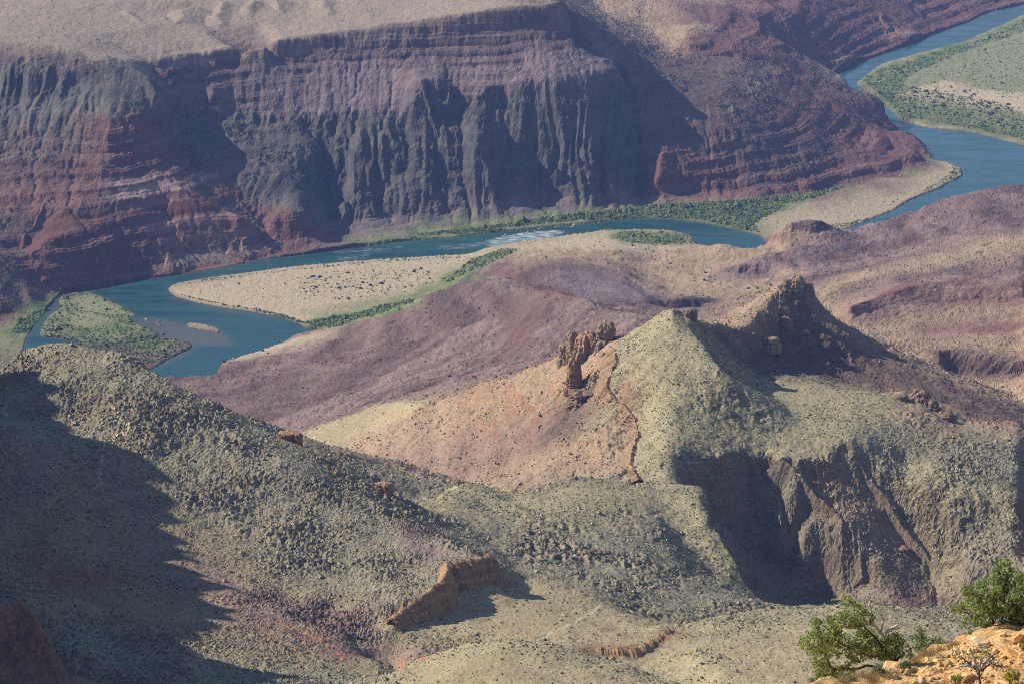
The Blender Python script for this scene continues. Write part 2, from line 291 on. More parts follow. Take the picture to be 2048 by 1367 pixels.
O|foothill||1380,1300,1920 1400,1270,1985 1420,1320,1880 1400,1367,1790
O|foothill|sb60,40|1350,1250,2045 1400,1237,2060 1430,1228,2075 1460,1223,2090 1500,1218,2100 1540,1215,2108 1580,1211,2112 1630,1213,2112 1655,1211,2115 1680,1202,2122 1700,1199,2126 1740,1197,2128 1765,1203,2122 1790,1215,2112 1830,1229,2100 1850,1234,2095 1880,1238,2090 1910,1239,2090 1980,1244,2090 2060,1252,2085
O|foothill||1420,1250,2030 1500,1240,2055 1600,1235,2065 1700,1225,2080 1800,1245,2060 1900,1265,2040 2048,1280,2030
N|foothill||1440,1290,1950 1500,1280,1975 1600,1280,1985 1700,1280,1990 1850,1300,1980 2048,1320,1970
N|foothill||1440,1340,1850 1520,1330,1870 1620,1330,1880 1750,1340,1880 1900,1367,1850 2060,1367,1850
N|foothill||1440,1400,1740 1600,1400,1760 1800,1420,1760 2060,1420,1770
K|foothill||-80,1500,1450 400,1500,1480 900,1500,1480 1500,1500,1500 2100,1500,1520
"""

# ------------------------------------------------------------------ noise
_rng = np.random.RandomState(7)
PERM = _rng.permutation(1024).astype(np.int32)
PERM = np.concatenate([PERM, PERM])
_ang = _rng.rand(1024) * 2 * np.pi
GX, GY = np.cos(_ang).astype(np.float32), np.sin(_ang).astype(np.float32)


def noise(x, y, seed=0):
    """gradient noise, about -0.7..0.7"""
    x = x + seed * 17.37
    y = y + seed * 9.71
    fx, fy = np.floor(x), np.floor(y)
    ix, iy = fx.astype(np.int64) & 1023, fy.astype(np.int64) & 1023
    x = (x - fx).astype(np.float32)
    y = (y - fy).astype(np.float32)
    ix1, iy1 = (ix + 1) & 1023, (iy + 1) & 1023
    p0, p1 = PERM[ix], PERM[ix1]
    a, b, c, d = PERM[p0 + iy], PERM[p1 + iy], PERM[p0 + iy1], PERM[p1 + iy1]
    sx, sy = x * x * x * (x * (x * 6 - 15) + 10), y * y * y * (y * (y * 6 - 15) + 10)
    n00 = GX[a] * x + GY[a] * y
    n10 = GX[b] * (x - 1) + GY[b] * y
    n01 = GX[c] * x + GY[c] * (y - 1)
    n11 = GX[d] * (x - 1) + GY[d] * (y - 1)
    u = n00 + sx * (n10 - n00)
    v = n01 + sx * (n11 - n01)
    return u + sy * (v - u)


def fbm(x, y, seed=0, octaves=3, gain=0.5):
    t, amp = 0, 1.0
    for k in range(octaves):
        t = t + amp * noise(x * 2.03 ** k, y * 2.03 ** k, seed + k * 3)
        amp *= gain
    return t


def ridged(x, y, seed=0, octaves=3, gain=0.5):
    t, amp = 0, 1.0
    for k in range(octaves):
        t = t + amp * (0.35 - np.abs(noise(x * 2.03 ** k, y * 2.03 ** k, seed + k * 3)) * 1.4)
        amp *= gain
    return t


_tab = _rng.rand(512).astype(np.float32)


def table(s):
    """1-D value noise 0..1 for beds of rock"""
    f = np.floor(s)
    i = f.astype(np.int64) & 511
    t = (s - f)
    t = t * t * (3 - 2 * t)
    return _tab[i] * (1 - t) + _tab[(i + 1) & 511] * t


# ------------------------------------------------------------------ sight lines
def ray(px, py):
    yu = (683.5 - py) / FOC
    den = math.cos(PITCH) + yu * math.sin(PITCH)
    return (px - 1024.0) / FOC / den, (math.sin(PITCH) - yu * math.cos(PITCH)) / den     # X/Y and drop/Y


def row_of(tan):
    """photo row for a drop/Y ratio"""
    yu = (math.sin(PITCH) - tan * math.cos(PITCH)) / (math.cos(PITCH) + tan * math.sin(PITCH))
    return 683.5 - yu * FOC


# ground codes: soil colour, second colour, bare rock colour, strata, terrace, warp, rough, rubble
GROUND = {
    'P': ((.275, .218, .155), (.225, .172, .125), (.20, .14, .10), .25, 0.0, 3, 3.5, 0.0, 1.0, 0.5),
    'U': ((.135, .090, .078), (.105, .070, .062), (.090, .060, .053), .55, 1.35, 5, 1.5, 0.5, 0.3, 0.3),
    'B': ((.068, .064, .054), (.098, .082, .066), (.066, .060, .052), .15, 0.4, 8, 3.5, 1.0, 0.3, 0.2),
    'T': ((.185, .138, .130), (.155, .112, .104), (.110, .075, .066), .40, 1.0, 5, 2.5, 0.4, 0.6, 0.8),
    'G': ((.084, .082, .065), (.108, .092, .072), (.085, .072, .062), .15, 0.1, 7, 2.5, 0.3, 0.8, 0.3),
    'R': ((.158, .082, .064), (.128, .070, .056), (.120, .054, .040), .65, 1.15, 6, 2.5, 0.5, 0.5, 0.3),
    'W': ((.195, .088, .064), (.270, .178, .150), (.18, .10, .08), .95, 0.9, 4, 1.5, 0.2, 0.3, 0.2),
    'S': ((.365, .295, .195), (.310, .245, .155), (.30, .22, .14), .0, 0.0, 3, 0.35, 0.0, 1.2, 0.2),
    'F': ((.095, .135, .045), (.165, .165, .080), (.15, .12, .07), .0, 0.0, 3, 0.5, 0.0, 0, 0),
    'V': ((.136, .086, .074), (.158, .108, .092), (.100, .058, .050), .55, .75, 11, 7, 0.3, 2.2, 0.3),
    'H': ((.310, .235, .140), (.245, .165, .105), (.20, .11, .08), .20, 0.2, 6, 6, 0.2, 2.5, 0.5),
    'O': ((.280, .238, .140), (.232, .200, .120), (.150, .105, .065), .15, 0.2, 5, 1.3, 0.12, 14, 1.2),
    'K': ((.215, .190, .128), (.175, .152, .104), (.175, .145, .105), .15, 0.15, 6, 2.2, 1.8, 9, 11),
    'C': ((.275, .205, .132), (.235, .168, .112), (.225, .125, .072), .25, 0.35, 7, 2.2, 1.2, 4, 9),
    'Y': ((.195, .128, .100), (.190, .135, .102), (.18, .09, .06), .20, 0.2, 5, 1.6, 0.9, 5, 5),
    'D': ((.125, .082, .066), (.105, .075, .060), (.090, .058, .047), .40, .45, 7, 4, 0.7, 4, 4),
    'Z': ((.205, .168, .108), (.170, .130, .088), (.160, .122, .084), .15, 0.3, 2.5, 2.5, 1.0, 7, 6),
    'Q': ((.142, .078, .060), (.125, .080, .068), (.10, .058, .05), .3, .3, 6, 2, .2, 2, .3),
    'E': ((.215, .205, .115), (.150, .160, .075), (.2, .17, .1), .0, 0.0, 3, 0.5, 0.0, 3, .2),
    'M': ((.205, .105, .082), (.250, .165, .125), (.16, .085, .068), .6, .5, 5, 2.5, .2, 2, .3),
    'J': ((.225, .188, .112), (.190, .150, .096), (.185, .110, .070), .15, .25, 6, 2.0, .5, 11, 5),
    'N': ((.285, .232, .134), (.250, .200, .120), (.190, .110, .065), .10, 0.1, 5, 1.0, 0.06, 2.5, 1.0),
    'A': ((.205, .105, .062), (.170, .090, .056), (.185, .092, .052), .25, 0.25, 7, 2.0, 0.3, 2, 1),
}
NCH = 16


def chans(c):
    g = GROUND[c]
    return list(g[0]) + list(g[1]) + list(g[2]) + list(g[3:10])


# ------------------------------------------------------------------ survey -> irregular network -> raster over bearing and log distance
U0, U1, V0, V1 = -0.232, 0.232, math.log(1250.0), math.log(11500.0)
NU, NV = 930, 2400
DU, DV = (U1 - U0) / (NU - 1), (V1 - V0) / (NV - 1)
REGIONS = []
su, sv, sz, sc, sr, sharp_pts = [], [], [], [], [], []


def add_pt(u, d, z, c, r):
    su.append(u); sv.append(math.log(d)); sz.append(z); sc.append(c); sr.append(r)


for line in SURVEY.strip().splitlines():
    code, region, flags, pts = line.split('|')
    if region not in REGIONS:
        REGIONS.append(region)
    ri = REGIONS.index(region)
    P = []
    for t in pts.split():
        a, b, d = t.split(',')
        a, b = float(a), float(b)
        u, tan = ray(a, b)
        d = (H - float(d[1:])) / tan if d[0] == 'z' else float(d)
        if region in ('canyon_wall', 'plateau') and 285 <= a <= 1000 and 5850 < d < 6400:
            d += 120 * (1 - (a - 285) / 715) * min(1, (d - 5850) / 150)     # the rim runs nearly square to the view
        P.append((a, b, d))
    back = None
    if 'b' in flags:
        back = [float(q) for q in flags.split('b')[1].split(',')]
    dense = ('s' in flags) or back
    for k, p in enumerate(P):
        segs = 1
        if k + 1 < len(P) and dense:
            q = P[k + 1]
            segs = max(1, int(math.hypot(q[0] - p[0], q[1] - p[1]) / 12))
        for j in range(segs):
            f = j / segs
            q = P[k + 1] if k + 1 < len(P) else p
            a, b, d = (p[i] + (q[i] - p[i]) * f for i in range(3))
            u, tan = ray(a, b)
            z = H - tan * d
            add_pt(u, d, z, code, ri)
            if dense:
                sharp_pts.append((u, math.log(d)))
            if back:
                add_pt(u, d + back[0], z - back[1], code, ri)
                if back[0] > 50:
                    add_pt(u, d + back[0] * 0.35, z - back[1] * 0.3, code, ri)
for a, z in ((-300, 420), (300, 420), (900, 450), (1500, 420), (2300, 400)):
    add_pt((a - 1024) / 5100.0, 11400, z, 'P', 0)

co = [Vector((u / 1.0, v / 1.0)) for u, v in zip(su, sv)]
res = geometry.delaunay_2d_cdt(co, [], [], 0, 1e-7)
dverts, dfaces, orig = res[0], res[2], res[3]
N = len(dverts)
pz = np.zeros(N, np.float32)
pc = np.zeros((N, NCH), np.float32)
pr = np.zeros(N, np.int32)
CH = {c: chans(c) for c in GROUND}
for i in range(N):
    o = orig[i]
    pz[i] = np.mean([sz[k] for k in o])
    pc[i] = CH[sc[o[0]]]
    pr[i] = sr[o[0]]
pg = np.array([((v[0] - U0) / DU, (v[1] - V0) / DV) for v in dverts])
Z0 = np.full((NV, NU), np.nan, np.float32)
CHN = np.zeros((NV, NU, NCH), np.float32)
REG = np.full((NV, NU), -1, np.int32)
for f in dfaces:
    (x0, y0), (x1, y1), (x2, y2) = pg[f[0]], pg[f[1]], pg[f[2]]
    den = (y1 - y2) * (x0 - x2) + (x2 - x1) * (y0 - y2)
    if abs(den) < 1e-9:
        continue
    xa, xb = max(0, math.ceil(min(x0, x1, x2))), min(NU - 1, math.floor(max(x0, x1, x2)))
    ya, yb = max(0, math.ceil(min(y0, y1, y2))), min(NV - 1, math.floor(max(y0, y1, y2)))
    if xa > xb or ya > yb:
        continue
    gx, gy = np.meshgrid(np.arange(xa, xb + 1), np.arange(ya, yb + 1))
    w0 = ((y1 - y2) * (gx - x2) + (x2 - x1) * (gy - y2)) / den
    w1 = ((y2 - y0) * (gx - x2) + (x0 - x2) * (gy - y2)) / den
    w2 = 1 - w0 - w1
    m = (w0 >= -1e-6) & (w1 >= -1e-6) & (w2 >= -1e-6)
    if not m.any():
        continue
    w = np.stack([w0[m], w1[m], w2[m]], 1).astype(np.float32)
    yy, xx = gy[m], gx[m]
    ids = np.array(f)
    Z0[yy, xx] = w @ pz[ids]
    CHN[yy, xx] = w @ pc[ids]
    REG[yy, xx] = pr[ids][w.argmax(1)]


def fill(a, valid):
    """carry the nearest surveyed value sideways, then along the view"""
    for axis in (1, 0):
        v = valid if axis == 1 else valid.T
        n = v.shape[1]
        idx = np.where(v, np.arange(n)[None, :], -1)
        left = np.maximum.accumulate(idx, 1)
        idx2 = np.where(v, np.arange(n)[None, :], 10 ** 6)
        right = np.minimum.accumulate(idx2[:, ::-1], 1)[:, ::-1]
        pos = np.arange(n)[None, :]
        use = np.where((left >= 0) & ((pos - left <= right - pos) | (right >= 10 ** 6)), left, np.where(right < 10 ** 6, right, 0))
        ok = (left >= 0) | (right < 10 ** 6)
        rows = np.arange(v.shape[0])[:, None]
        for q in a:
            qq = q if axis == 1 else q.swapaxes(0, 1)
            new = qq[rows, use]
            sel = ok & ~v
            qq[sel] = new[sel]
        valid = (v | ok) if axis == 1 else (v | ok).T


valid = ~np.isnan(Z0)
Z0[~valid] = 0
UU, VV = np.meshgrid(np.linspace(U0, U1, NU), np.linspace(V0, V1, NV))
_yu = (683.5 - row_of((H - Z0) / np.exp(VV))) / FOC
_px = UU * FOC * (math.cos(PITCH) + _yu * math.sin(PITCH)) + 1024
valid &= (_px > -56) & (_px < 2096)
fill([Z0, CHN, REG], valid.copy())


def blur(a, s):
    r = int(3 * s) + 1
    k = np.exp(-0.5 * (np.arange(-r, r + 1) / s) ** 2)
    k = (k / k.sum()).astype(np.float32)
    for axis in (0, 1):
        pad = [(0, 0)] * a.ndim
        pad[axis] = (r, r)
        b = np.pad(a, pad, mode='edge')
        out = np.zeros_like(a)
        for i in range(2 * r + 1):
            sl = [slice(None)] * a.ndim
            sl[axis] = slice(i, i + a.shape[axis])
            out += k[i] * b[tuple(sl)]
        a = out
    return a


SH = np.zeros((NV, NU), np.float32)
for u, v in sharp_pts:
    i, j = int(round((v - V0) / DV)), int(round((u - U0) / DU))
    if 0 <= i < NV and 0 <= j < NU:
        SH[i, j] = 1
SH = np.clip(blur(SH, 4.0) * 45, 0, 1)
Z0 = blur(Z0, 5.0) * (1 - SH) + blur(Z0, 1.0) * SH
CHN = blur(CHN, 2.0)

# ------------------------------------------------------------------ flat outlines at river level
def flat_poly(txt, z=0.0):
    out = []
    for t in txt.split():
        a, b = (float(q) for q in t.split(','))
        u, tan = ray(a, b)
        out.append((u, math.log((H - z) / tan)))
    return out


def inside(poly, uu, vv):
    m = np.zeros(uu.shape, bool)
    n = len(poly)
    for i in range(n):
        (xa, ya), (xb, yb) = poly[i], poly[(i + 1) % n]
        if ya == yb:
            continue
        c = (ya > vv) != (yb > vv)
        m ^= c & (uu < (xb - xa) * (vv - ya) / (yb - ya) + xa)
    return m



def poly_mask(poly):
    us, vs = [p[0] for p in poly], [p[1] for p in poly]
    j0, j1 = max(0, int((min(us) - U0) / DU) - 1), min(NU, int((max(us) - U0) / DU) + 2)
    i0, i1 = max(0, int((min(vs) - V0) / DV) - 1), min(NV, int((max(vs) - V0) / DV) + 2)
    m = np.zeros((NV, NU), bool)
    if j1 > j0 and i1 > i0:
        m[i0:i1, j0:j1] = inside(poly, UU[i0:i1, j0:j1], VV[i0:i1, j0:j1])
    return m


WATER_POLYS = [
    "1620,470 1545,500 1520,471 1500,466 1470,458 1400,445 1340,438 1290,436 1230,440 1180,446 1120,452 1060,459 1000,463 950,470 900,476 860,479 800,483 740,491 700,495 650,503 600,510 540,517 490,526 430,538 380,546 330,553 290,557 240,567 200,576 160,581 124,587 108,600 95,615 80,640 62,660 52,678 40,720 110,760 280,790 430,790 450,740 500,722 560,700 640,660 612,656 600,647 560,634 500,622 440,614 390,604 350,592 336,580 345,571 380,561 440,553 520,543 600,534 680,527 760,521 850,515 930,512 962,505 1000,497 1060,488 1120,479 1180,470 1215,463 1280,461 1340,463 1380,471 1392,488 1420,500 1500,520 1620,500",
    "1790,232 1800,240 1850,255 1900,260 1950,266 2000,279 2048,291 2130,310 2140,400 2048,400 1960,405 1900,425 1860,445 1820,460 1760,475 1700,485 1620,500 1600,470 1688,459 1735,441 1790,420 1808,406 1840,391 1880,376 1925,351 1921,336 1896,325 1862,322 1853,300 1840,282 1800,264 1770,250",
    "1655,155 1668,148 1724,122 1774,105 1874,65 1934,45 1974,25 2048,8 2120,-15 2140,5 2048,30 2004,51 1924,86 1824,111 1764,129 1730,153 1714,167 1740,190 1790,228 1800,240 1785,262 1740,240 1690,195",
]
ISLAND_POLYS = [
    "122,592 150,586 178,585 200,592 222,603 250,617 272,630 258,637 275,648 300,657 318,670 314,676 290,681 250,685 210,687 160,683 120,677 80,672 84,650 100,630 120,618 118,603",
    "130,690 175,684 240,690 300,680 345,678 375,684 386,690 378,699 355,708 330,722 300,740 200,735",
    "374,646 385,645 410,649 432,654 441,661 438,668 425,664 400,660 380,656 372,651",
    "311,643 318,646 324,652 318,653 312,648",
    "286,637 296,635 301,639 292,643", "313,641 320,638 325,642 319,645", "318,667 326,664 332,667 326,671",
]
WM = np.zeros((NV, NU), bool)
for t in WATER_POLYS:
    WM |= poly_mask(flat_poly(t))
for t in ISLAND_POLYS:
    WM &= ~poly_mask(flat_poly(t))
IM = np.zeros((NV, NU), bool)
for t in ISLAND_POLYS:
    IM |= poly_mask(flat_poly(t))
LOW = Z0 < 14
WMf = blur((WM & (Z0 < 60)).astype(np.float32), 0.9)
IMf = blur(IM.astype(np.float32), 1.2)


# ------------------------------------------------------------------ patches of other ground, traced as places on the surface
def column_profile():
    d = np.exp(V0 + np.arange(NV) * DV)[:, None]
    tan = (H - Z0) / d
    return np.minimum.accumulate(tan, 0)


PROF = column_profile()


def ground_at(px, py):
    """bearing and log distance of the ground seen on a sight line"""
    u, tan = ray(px, py)
    j = min(NU - 1, max(0, int(round((u - U0) / DU))))
    i = int(np.searchsorted(-PROF[:, j], -tan))
    return u, V0 + min(i, NV - 1) * DV


PATCHES = """
F|122,592 150,586 178,585 222,603 272,630 258,637 275,648 318,670 290,681 210,687 80,672 84,650 120,618
E|150,594 178,590 215,606 245,624 238,630 205,628 160,622 140,606
E|140,632 170,626 205,632 232,646 218,655 180,658 140,650
F|130,690 175,684 240,690 300,680 386,690 355,706 330,720 308,724 250,700 200,692
S|374,646 410,649 441,661 438,668 400,660
F|690,486 760,472 830,460 900,450 1000,440 1090,430 1230,417 1290,408 1420,406 1530,400 1600,386 1690,374 1620,402 1550,425 1505,448 1520,468 1480,460 1400,442 1290,433 1100,449 900,473
F|1215,474 1240,464 1290,463 1340,465 1380,472 1388,488 1330,492 1260,488
S|1100,492 1200,480 1260,490 1330,494 1390,494 1320,505 1200,500
F|620,650 600,645 700,628 760,612 830,596 850,604 800,626 720,646 660,656
F|940,518 1000,500 1040,498 980,530 930,550 900,570 880,566
E|1705,170 1722,158 1760,132 1850,104 1960,70 2060,25 2060,190 1960,180 1900,160 1850,170 1790,190 1850,200 1950,215 2060,230 2060,290 2000,274 1900,255 1800,236 1760,200
F|1705,170 1722,158 1760,132 1850,104 1960,70 2060,25 2060,60 1990,80 1900,115 1820,150 1790,190 1850,215 1950,235 2060,260 2060,290 2000,274 1900,255 1800,236 1760,200
Y|320,480 420,478 520,480 560,486 540,508 400,533 300,548
W|255,376 320,374 400,410 470,440 470,466 400,468 300,478 250,440
T|1100,540 1200,540 1290,575 1300,600 1180,600 1090,575
R|960,545 1010,536 1060,560 1110,578 1180,600 1120,600 1040,565
Q|1000,575 1100,600 1060,700 1010,720 1000,650
N|560,880 640,850 790,800 870,798 800,840 700,880 640,890
O|840,1000 940,962 1060,988 1180,958 1290,968 1300,1010 1100,1020 900,1020
Y|385,1120 470,1170 560,1230 660,1270 800,1290 860,1300 790,1325 640,1310 540,1262 430,1200
Y|560,1250 680,1268 690,1280 580,1262
V|560,1205 640,1206 720,1228 760,1250 700,1260 640,1248
A|95,1120 180,1135 250,1165 170,1180 100,1165
R|1690,250 1780,215 1800,260 1855,300 1850,330 1700,370 1560,385 1640,330
G|520,385 560,362 600,380 660,440 700,470 640,455 590,418 545,418 480,400
A|782,1238 820,1206 850,1189 868,1173 888,1156 893,1143 890,1127 920,1123 975,1112 988,1116 994,1160 960,1166 920,1176 899,1190 903,1221 875,1236 830,1247 788,1250
A|1205,1297 1262,1300 1318,1272 1336,1258 1332,1280 1300,1303 1245,1316 1212,1312
N|1000,1262 960,1200 1010,1180 1075,1164 1200,1215 1340,1240 1300,1290 1100,1280
"""
STRIPES = """
.42,.34,.22|2.0|222,818 236,832 252,846 258,860 250,870 232,874 214,884
.36,.29,.18|1.2|212,884 206,905 200,950 202,968 190,978
.30,.22,.11|1.3|1555,757 1545,775 1530,790 1510,798 1495,804 1488,822 1486,832 1470,845 1445,858 1442,866
.33,.30,.20|1.6|1075,1278 1100,1266 1125,1255 1150,1243 1170,1232 1190,1218 1202,1207
.33,.15,.08|1.8|560,1245 600,1262 640,1282 680,1306 690,1322
.33,.15,.08|1.6|765,1333 800,1326 840,1316 875,1312
"""
PMASKS = []
for t in PATCHES.strip().splitlines():
    c, pts = t.split('|')
    poly = []
    P = [tuple(float(q) for q in s.split(',')) for s in pts.split()]
    for k, p in enumerate(P):
        q = P[(k + 1) % len(P)]
        n = max(1, int(math.hypot(q[0] - p[0], q[1] - p[1]) / 15))
        for j in range(n):
            poly.append(ground_at(p[0] + (q[0] - p[0]) * j / n, p[1] + (q[1] - p[1]) * j / n))
    m = blur(poly_mask(poly).astype(np.float32), 2.5)[..., None]
    CHN = CHN * (1 - m) + m * np.array(CH[c], np.float32)
STRIPE_SEGS = []
for t in STRIPES.strip().splitlines():
    col, w, pts = t.split('|')
    P = [ground_at(*(float(q) for q in s.split(','))) for s in pts.split()]
    P = [(u * math.exp(v), math.exp(v)) for u, v in P]
    STRIPE_SEGS.append((np.array([float(q) for q in col.split(',')], np.float32), float(w), P))


def sample(R, u, v):
    x = np.clip((u - U0) / DU, 0, NU - 1.001)
    y = np.clip((v - V0) / DV, 0, NV - 1.001)
    i, j = y.astype(np.int32), x.astype(np.int32)
    fy, fx = (y - i).astype(np.float32), (x - j).astype(np.float32)
    if R.ndim == 3:
        fy, fx = fy[..., None], fx[..., None]
    a = R[i, j] * (1 - fx) + R[i, j + 1] * fx
    b = R[i + 1, j] * (1 - fx) + R[i + 1, j + 1] * fx
    return a * (1 - fy) + b * fy


DETAIL = np.ascontiguousarray(CHN[..., 9:14])
RIBS_TXT = '''
716,362,5850 712,466,z6 0.95|745,400,5800 750,462,z6 0.95|690,395,5790 672,470,z6 1.0|800,352,5890 806,446,z6 1.1|850,340,5910 838,440,z6 1.1|893,385,5870 900,436,z8 1.1
918,350,5905 905,432,z8 1.2|957,243,6010 972,335,5910 1.3|985,325,5915 990,420,z9 1.1|945,335,5905 935,425,z8 1.1|1035,350,5935 1045,420,z9 1.1|1078,365,5935 1085,420,z9 1.1
1118,330,5965 1115,415,z9 1.1|1155,312,5985 1165,412,z9 1.2|1200,318,5995 1208,405,z9 1.2|1240,335,5995 1245,402,z9 1.1|575,360,5790 590,480,z5 0.75
843,163,6092 878,300,5985 2.2|762,214,6100 770,330,5915 1.8|1110,158,6142 1120,300,6030 2.2|1060,166,6140 1065,290,6045 2.2|1210,140,6216 1228,320,6066 2.2|1238,150,6232 1258,345,6052 2.4|1160,150,6180 1170,290,6062 2.4
700,220,6095 702,330,5940 1.8|620,226,6080 600,330,5915 1.6|430,222,6040 446,330,5835 1.6|510,222,6060 532,335,5855 1.6|370,208,6010 400,320,5815 1.7|565,224,6075 560,330,5890 1.7
140,468,5342 136,576,z4 1.2|215,482,5366 200,570,z4 1.2|256,503,5376 266,556,z4 1.2|60,502,5272 48,605,z4 1.1|219,240,5724 188,345,5568 0.9|188,345,5574 72,470,5348 0.9|318,367,5592 302,500,5422 0.8|386,386,5597 386,480,5484 0.9|120,215,5795 60,330,5600 0.8|60,200,5845 20,320,5640 0.8|165,250,5765 95,370,5545 0.9|40,360,5560 0,480,5300 0.9|100,390,5480 42,490,5292 0.9|240,395,5525 238,470,5408 1.0|445,2,6600 432,48,6400 0.35|505,-2,6630 492,40,6460 0.35|560,-6,6660 566,36,6500 0.35|385,10,6540 350,52,6370 0.3|250,20,6480 300,60,6300 0.3|640,-8,6690 660,28,6480 0.3|330,508,5420 322,547,z4 1.2|380,502,5470 386,536,z4 1.2|432,495,5495 442,524,z4 1.2|100,480,5305 92,585,z4 1.1|176,472,5365 170,573,z4 1.2
1650,60,7980 1666,146,z5 0.9|1700,45,8180 1730,118,z5 0.9|1760,22,8400 1792,98,z5 0.8|1830,12,8600 1862,68,z5 0.8|1900,0,8850 1928,45,z5 0.8|1612,85,7620 1644,148,z5 1.0|1980,-8,9050 2004,12,z5 0.8
1560,345,6160 1564,396,z9 0.8|1660,338,6225 1668,376,z6 0.8|1750,315,6360 1764,352,z5 0.8
1562,912,2654 1720,1078,2582 1.1|1688,884,2694 1868,1130,2585 0.8|1800,862,2770 1960,1100,2580 0.7|1490,900,2664 1560,1010,2620 1.2
240,905,2308 330,985,2250 0.7|300,890,2325 400,975,2258 0.7|1240,780,2800 1205,900,2720 1.1
'''
RIBS = []
for t_ in RIBS_TXT.replace('\n', '|').split('|'):
    if t_.strip():
        pa, pb, kk_ = t_.split()
        P_ = []
        for q_ in (pa, pb):
            a_, b_, d_ = q_.split(',')
            u_, tan_ = ray(float(a_), float(b_))
            d_ = (H - float(d_[1:])) / tan_ if d_[0] == 'z' else float(d_)
            P_.append((u_ * d_, d_, H - tan_ * d_))
        if P_[0][1] > P_[1][1] + 12:
            RIBS.append((P_[0], P_[1], float(kk_)))
        else:
            print('rib too steep', t_)
CARVED = []
CLIFF_A, CLIFF_B = (-812.0, 2490.0), (-440.0, 1640.0)          # red cliff spur left of the view, its shadow falls into it


def bed(z, X, Y):
    """height measured across the tilted beds"""
    return z - 0.035 * X * np.clip((Y - 4500) / 800, 0, 1) + 0.02 * (Y - 6000) * (Y > 4500)


def ledge_mask(terr, X, Y, far):
    m = 0.45 + 1.5 * noise(X / (90 + 170 * far), Y / (90 + 170 * far), 35) + 0.5 * noise(X / (30 + 40 * far), Y / 60, 36)
    return np.maximum(0.62 * far * np.clip((terr - 1.15) / 0.15, 0, 1), np.clip(m, 0.06, 1.25))


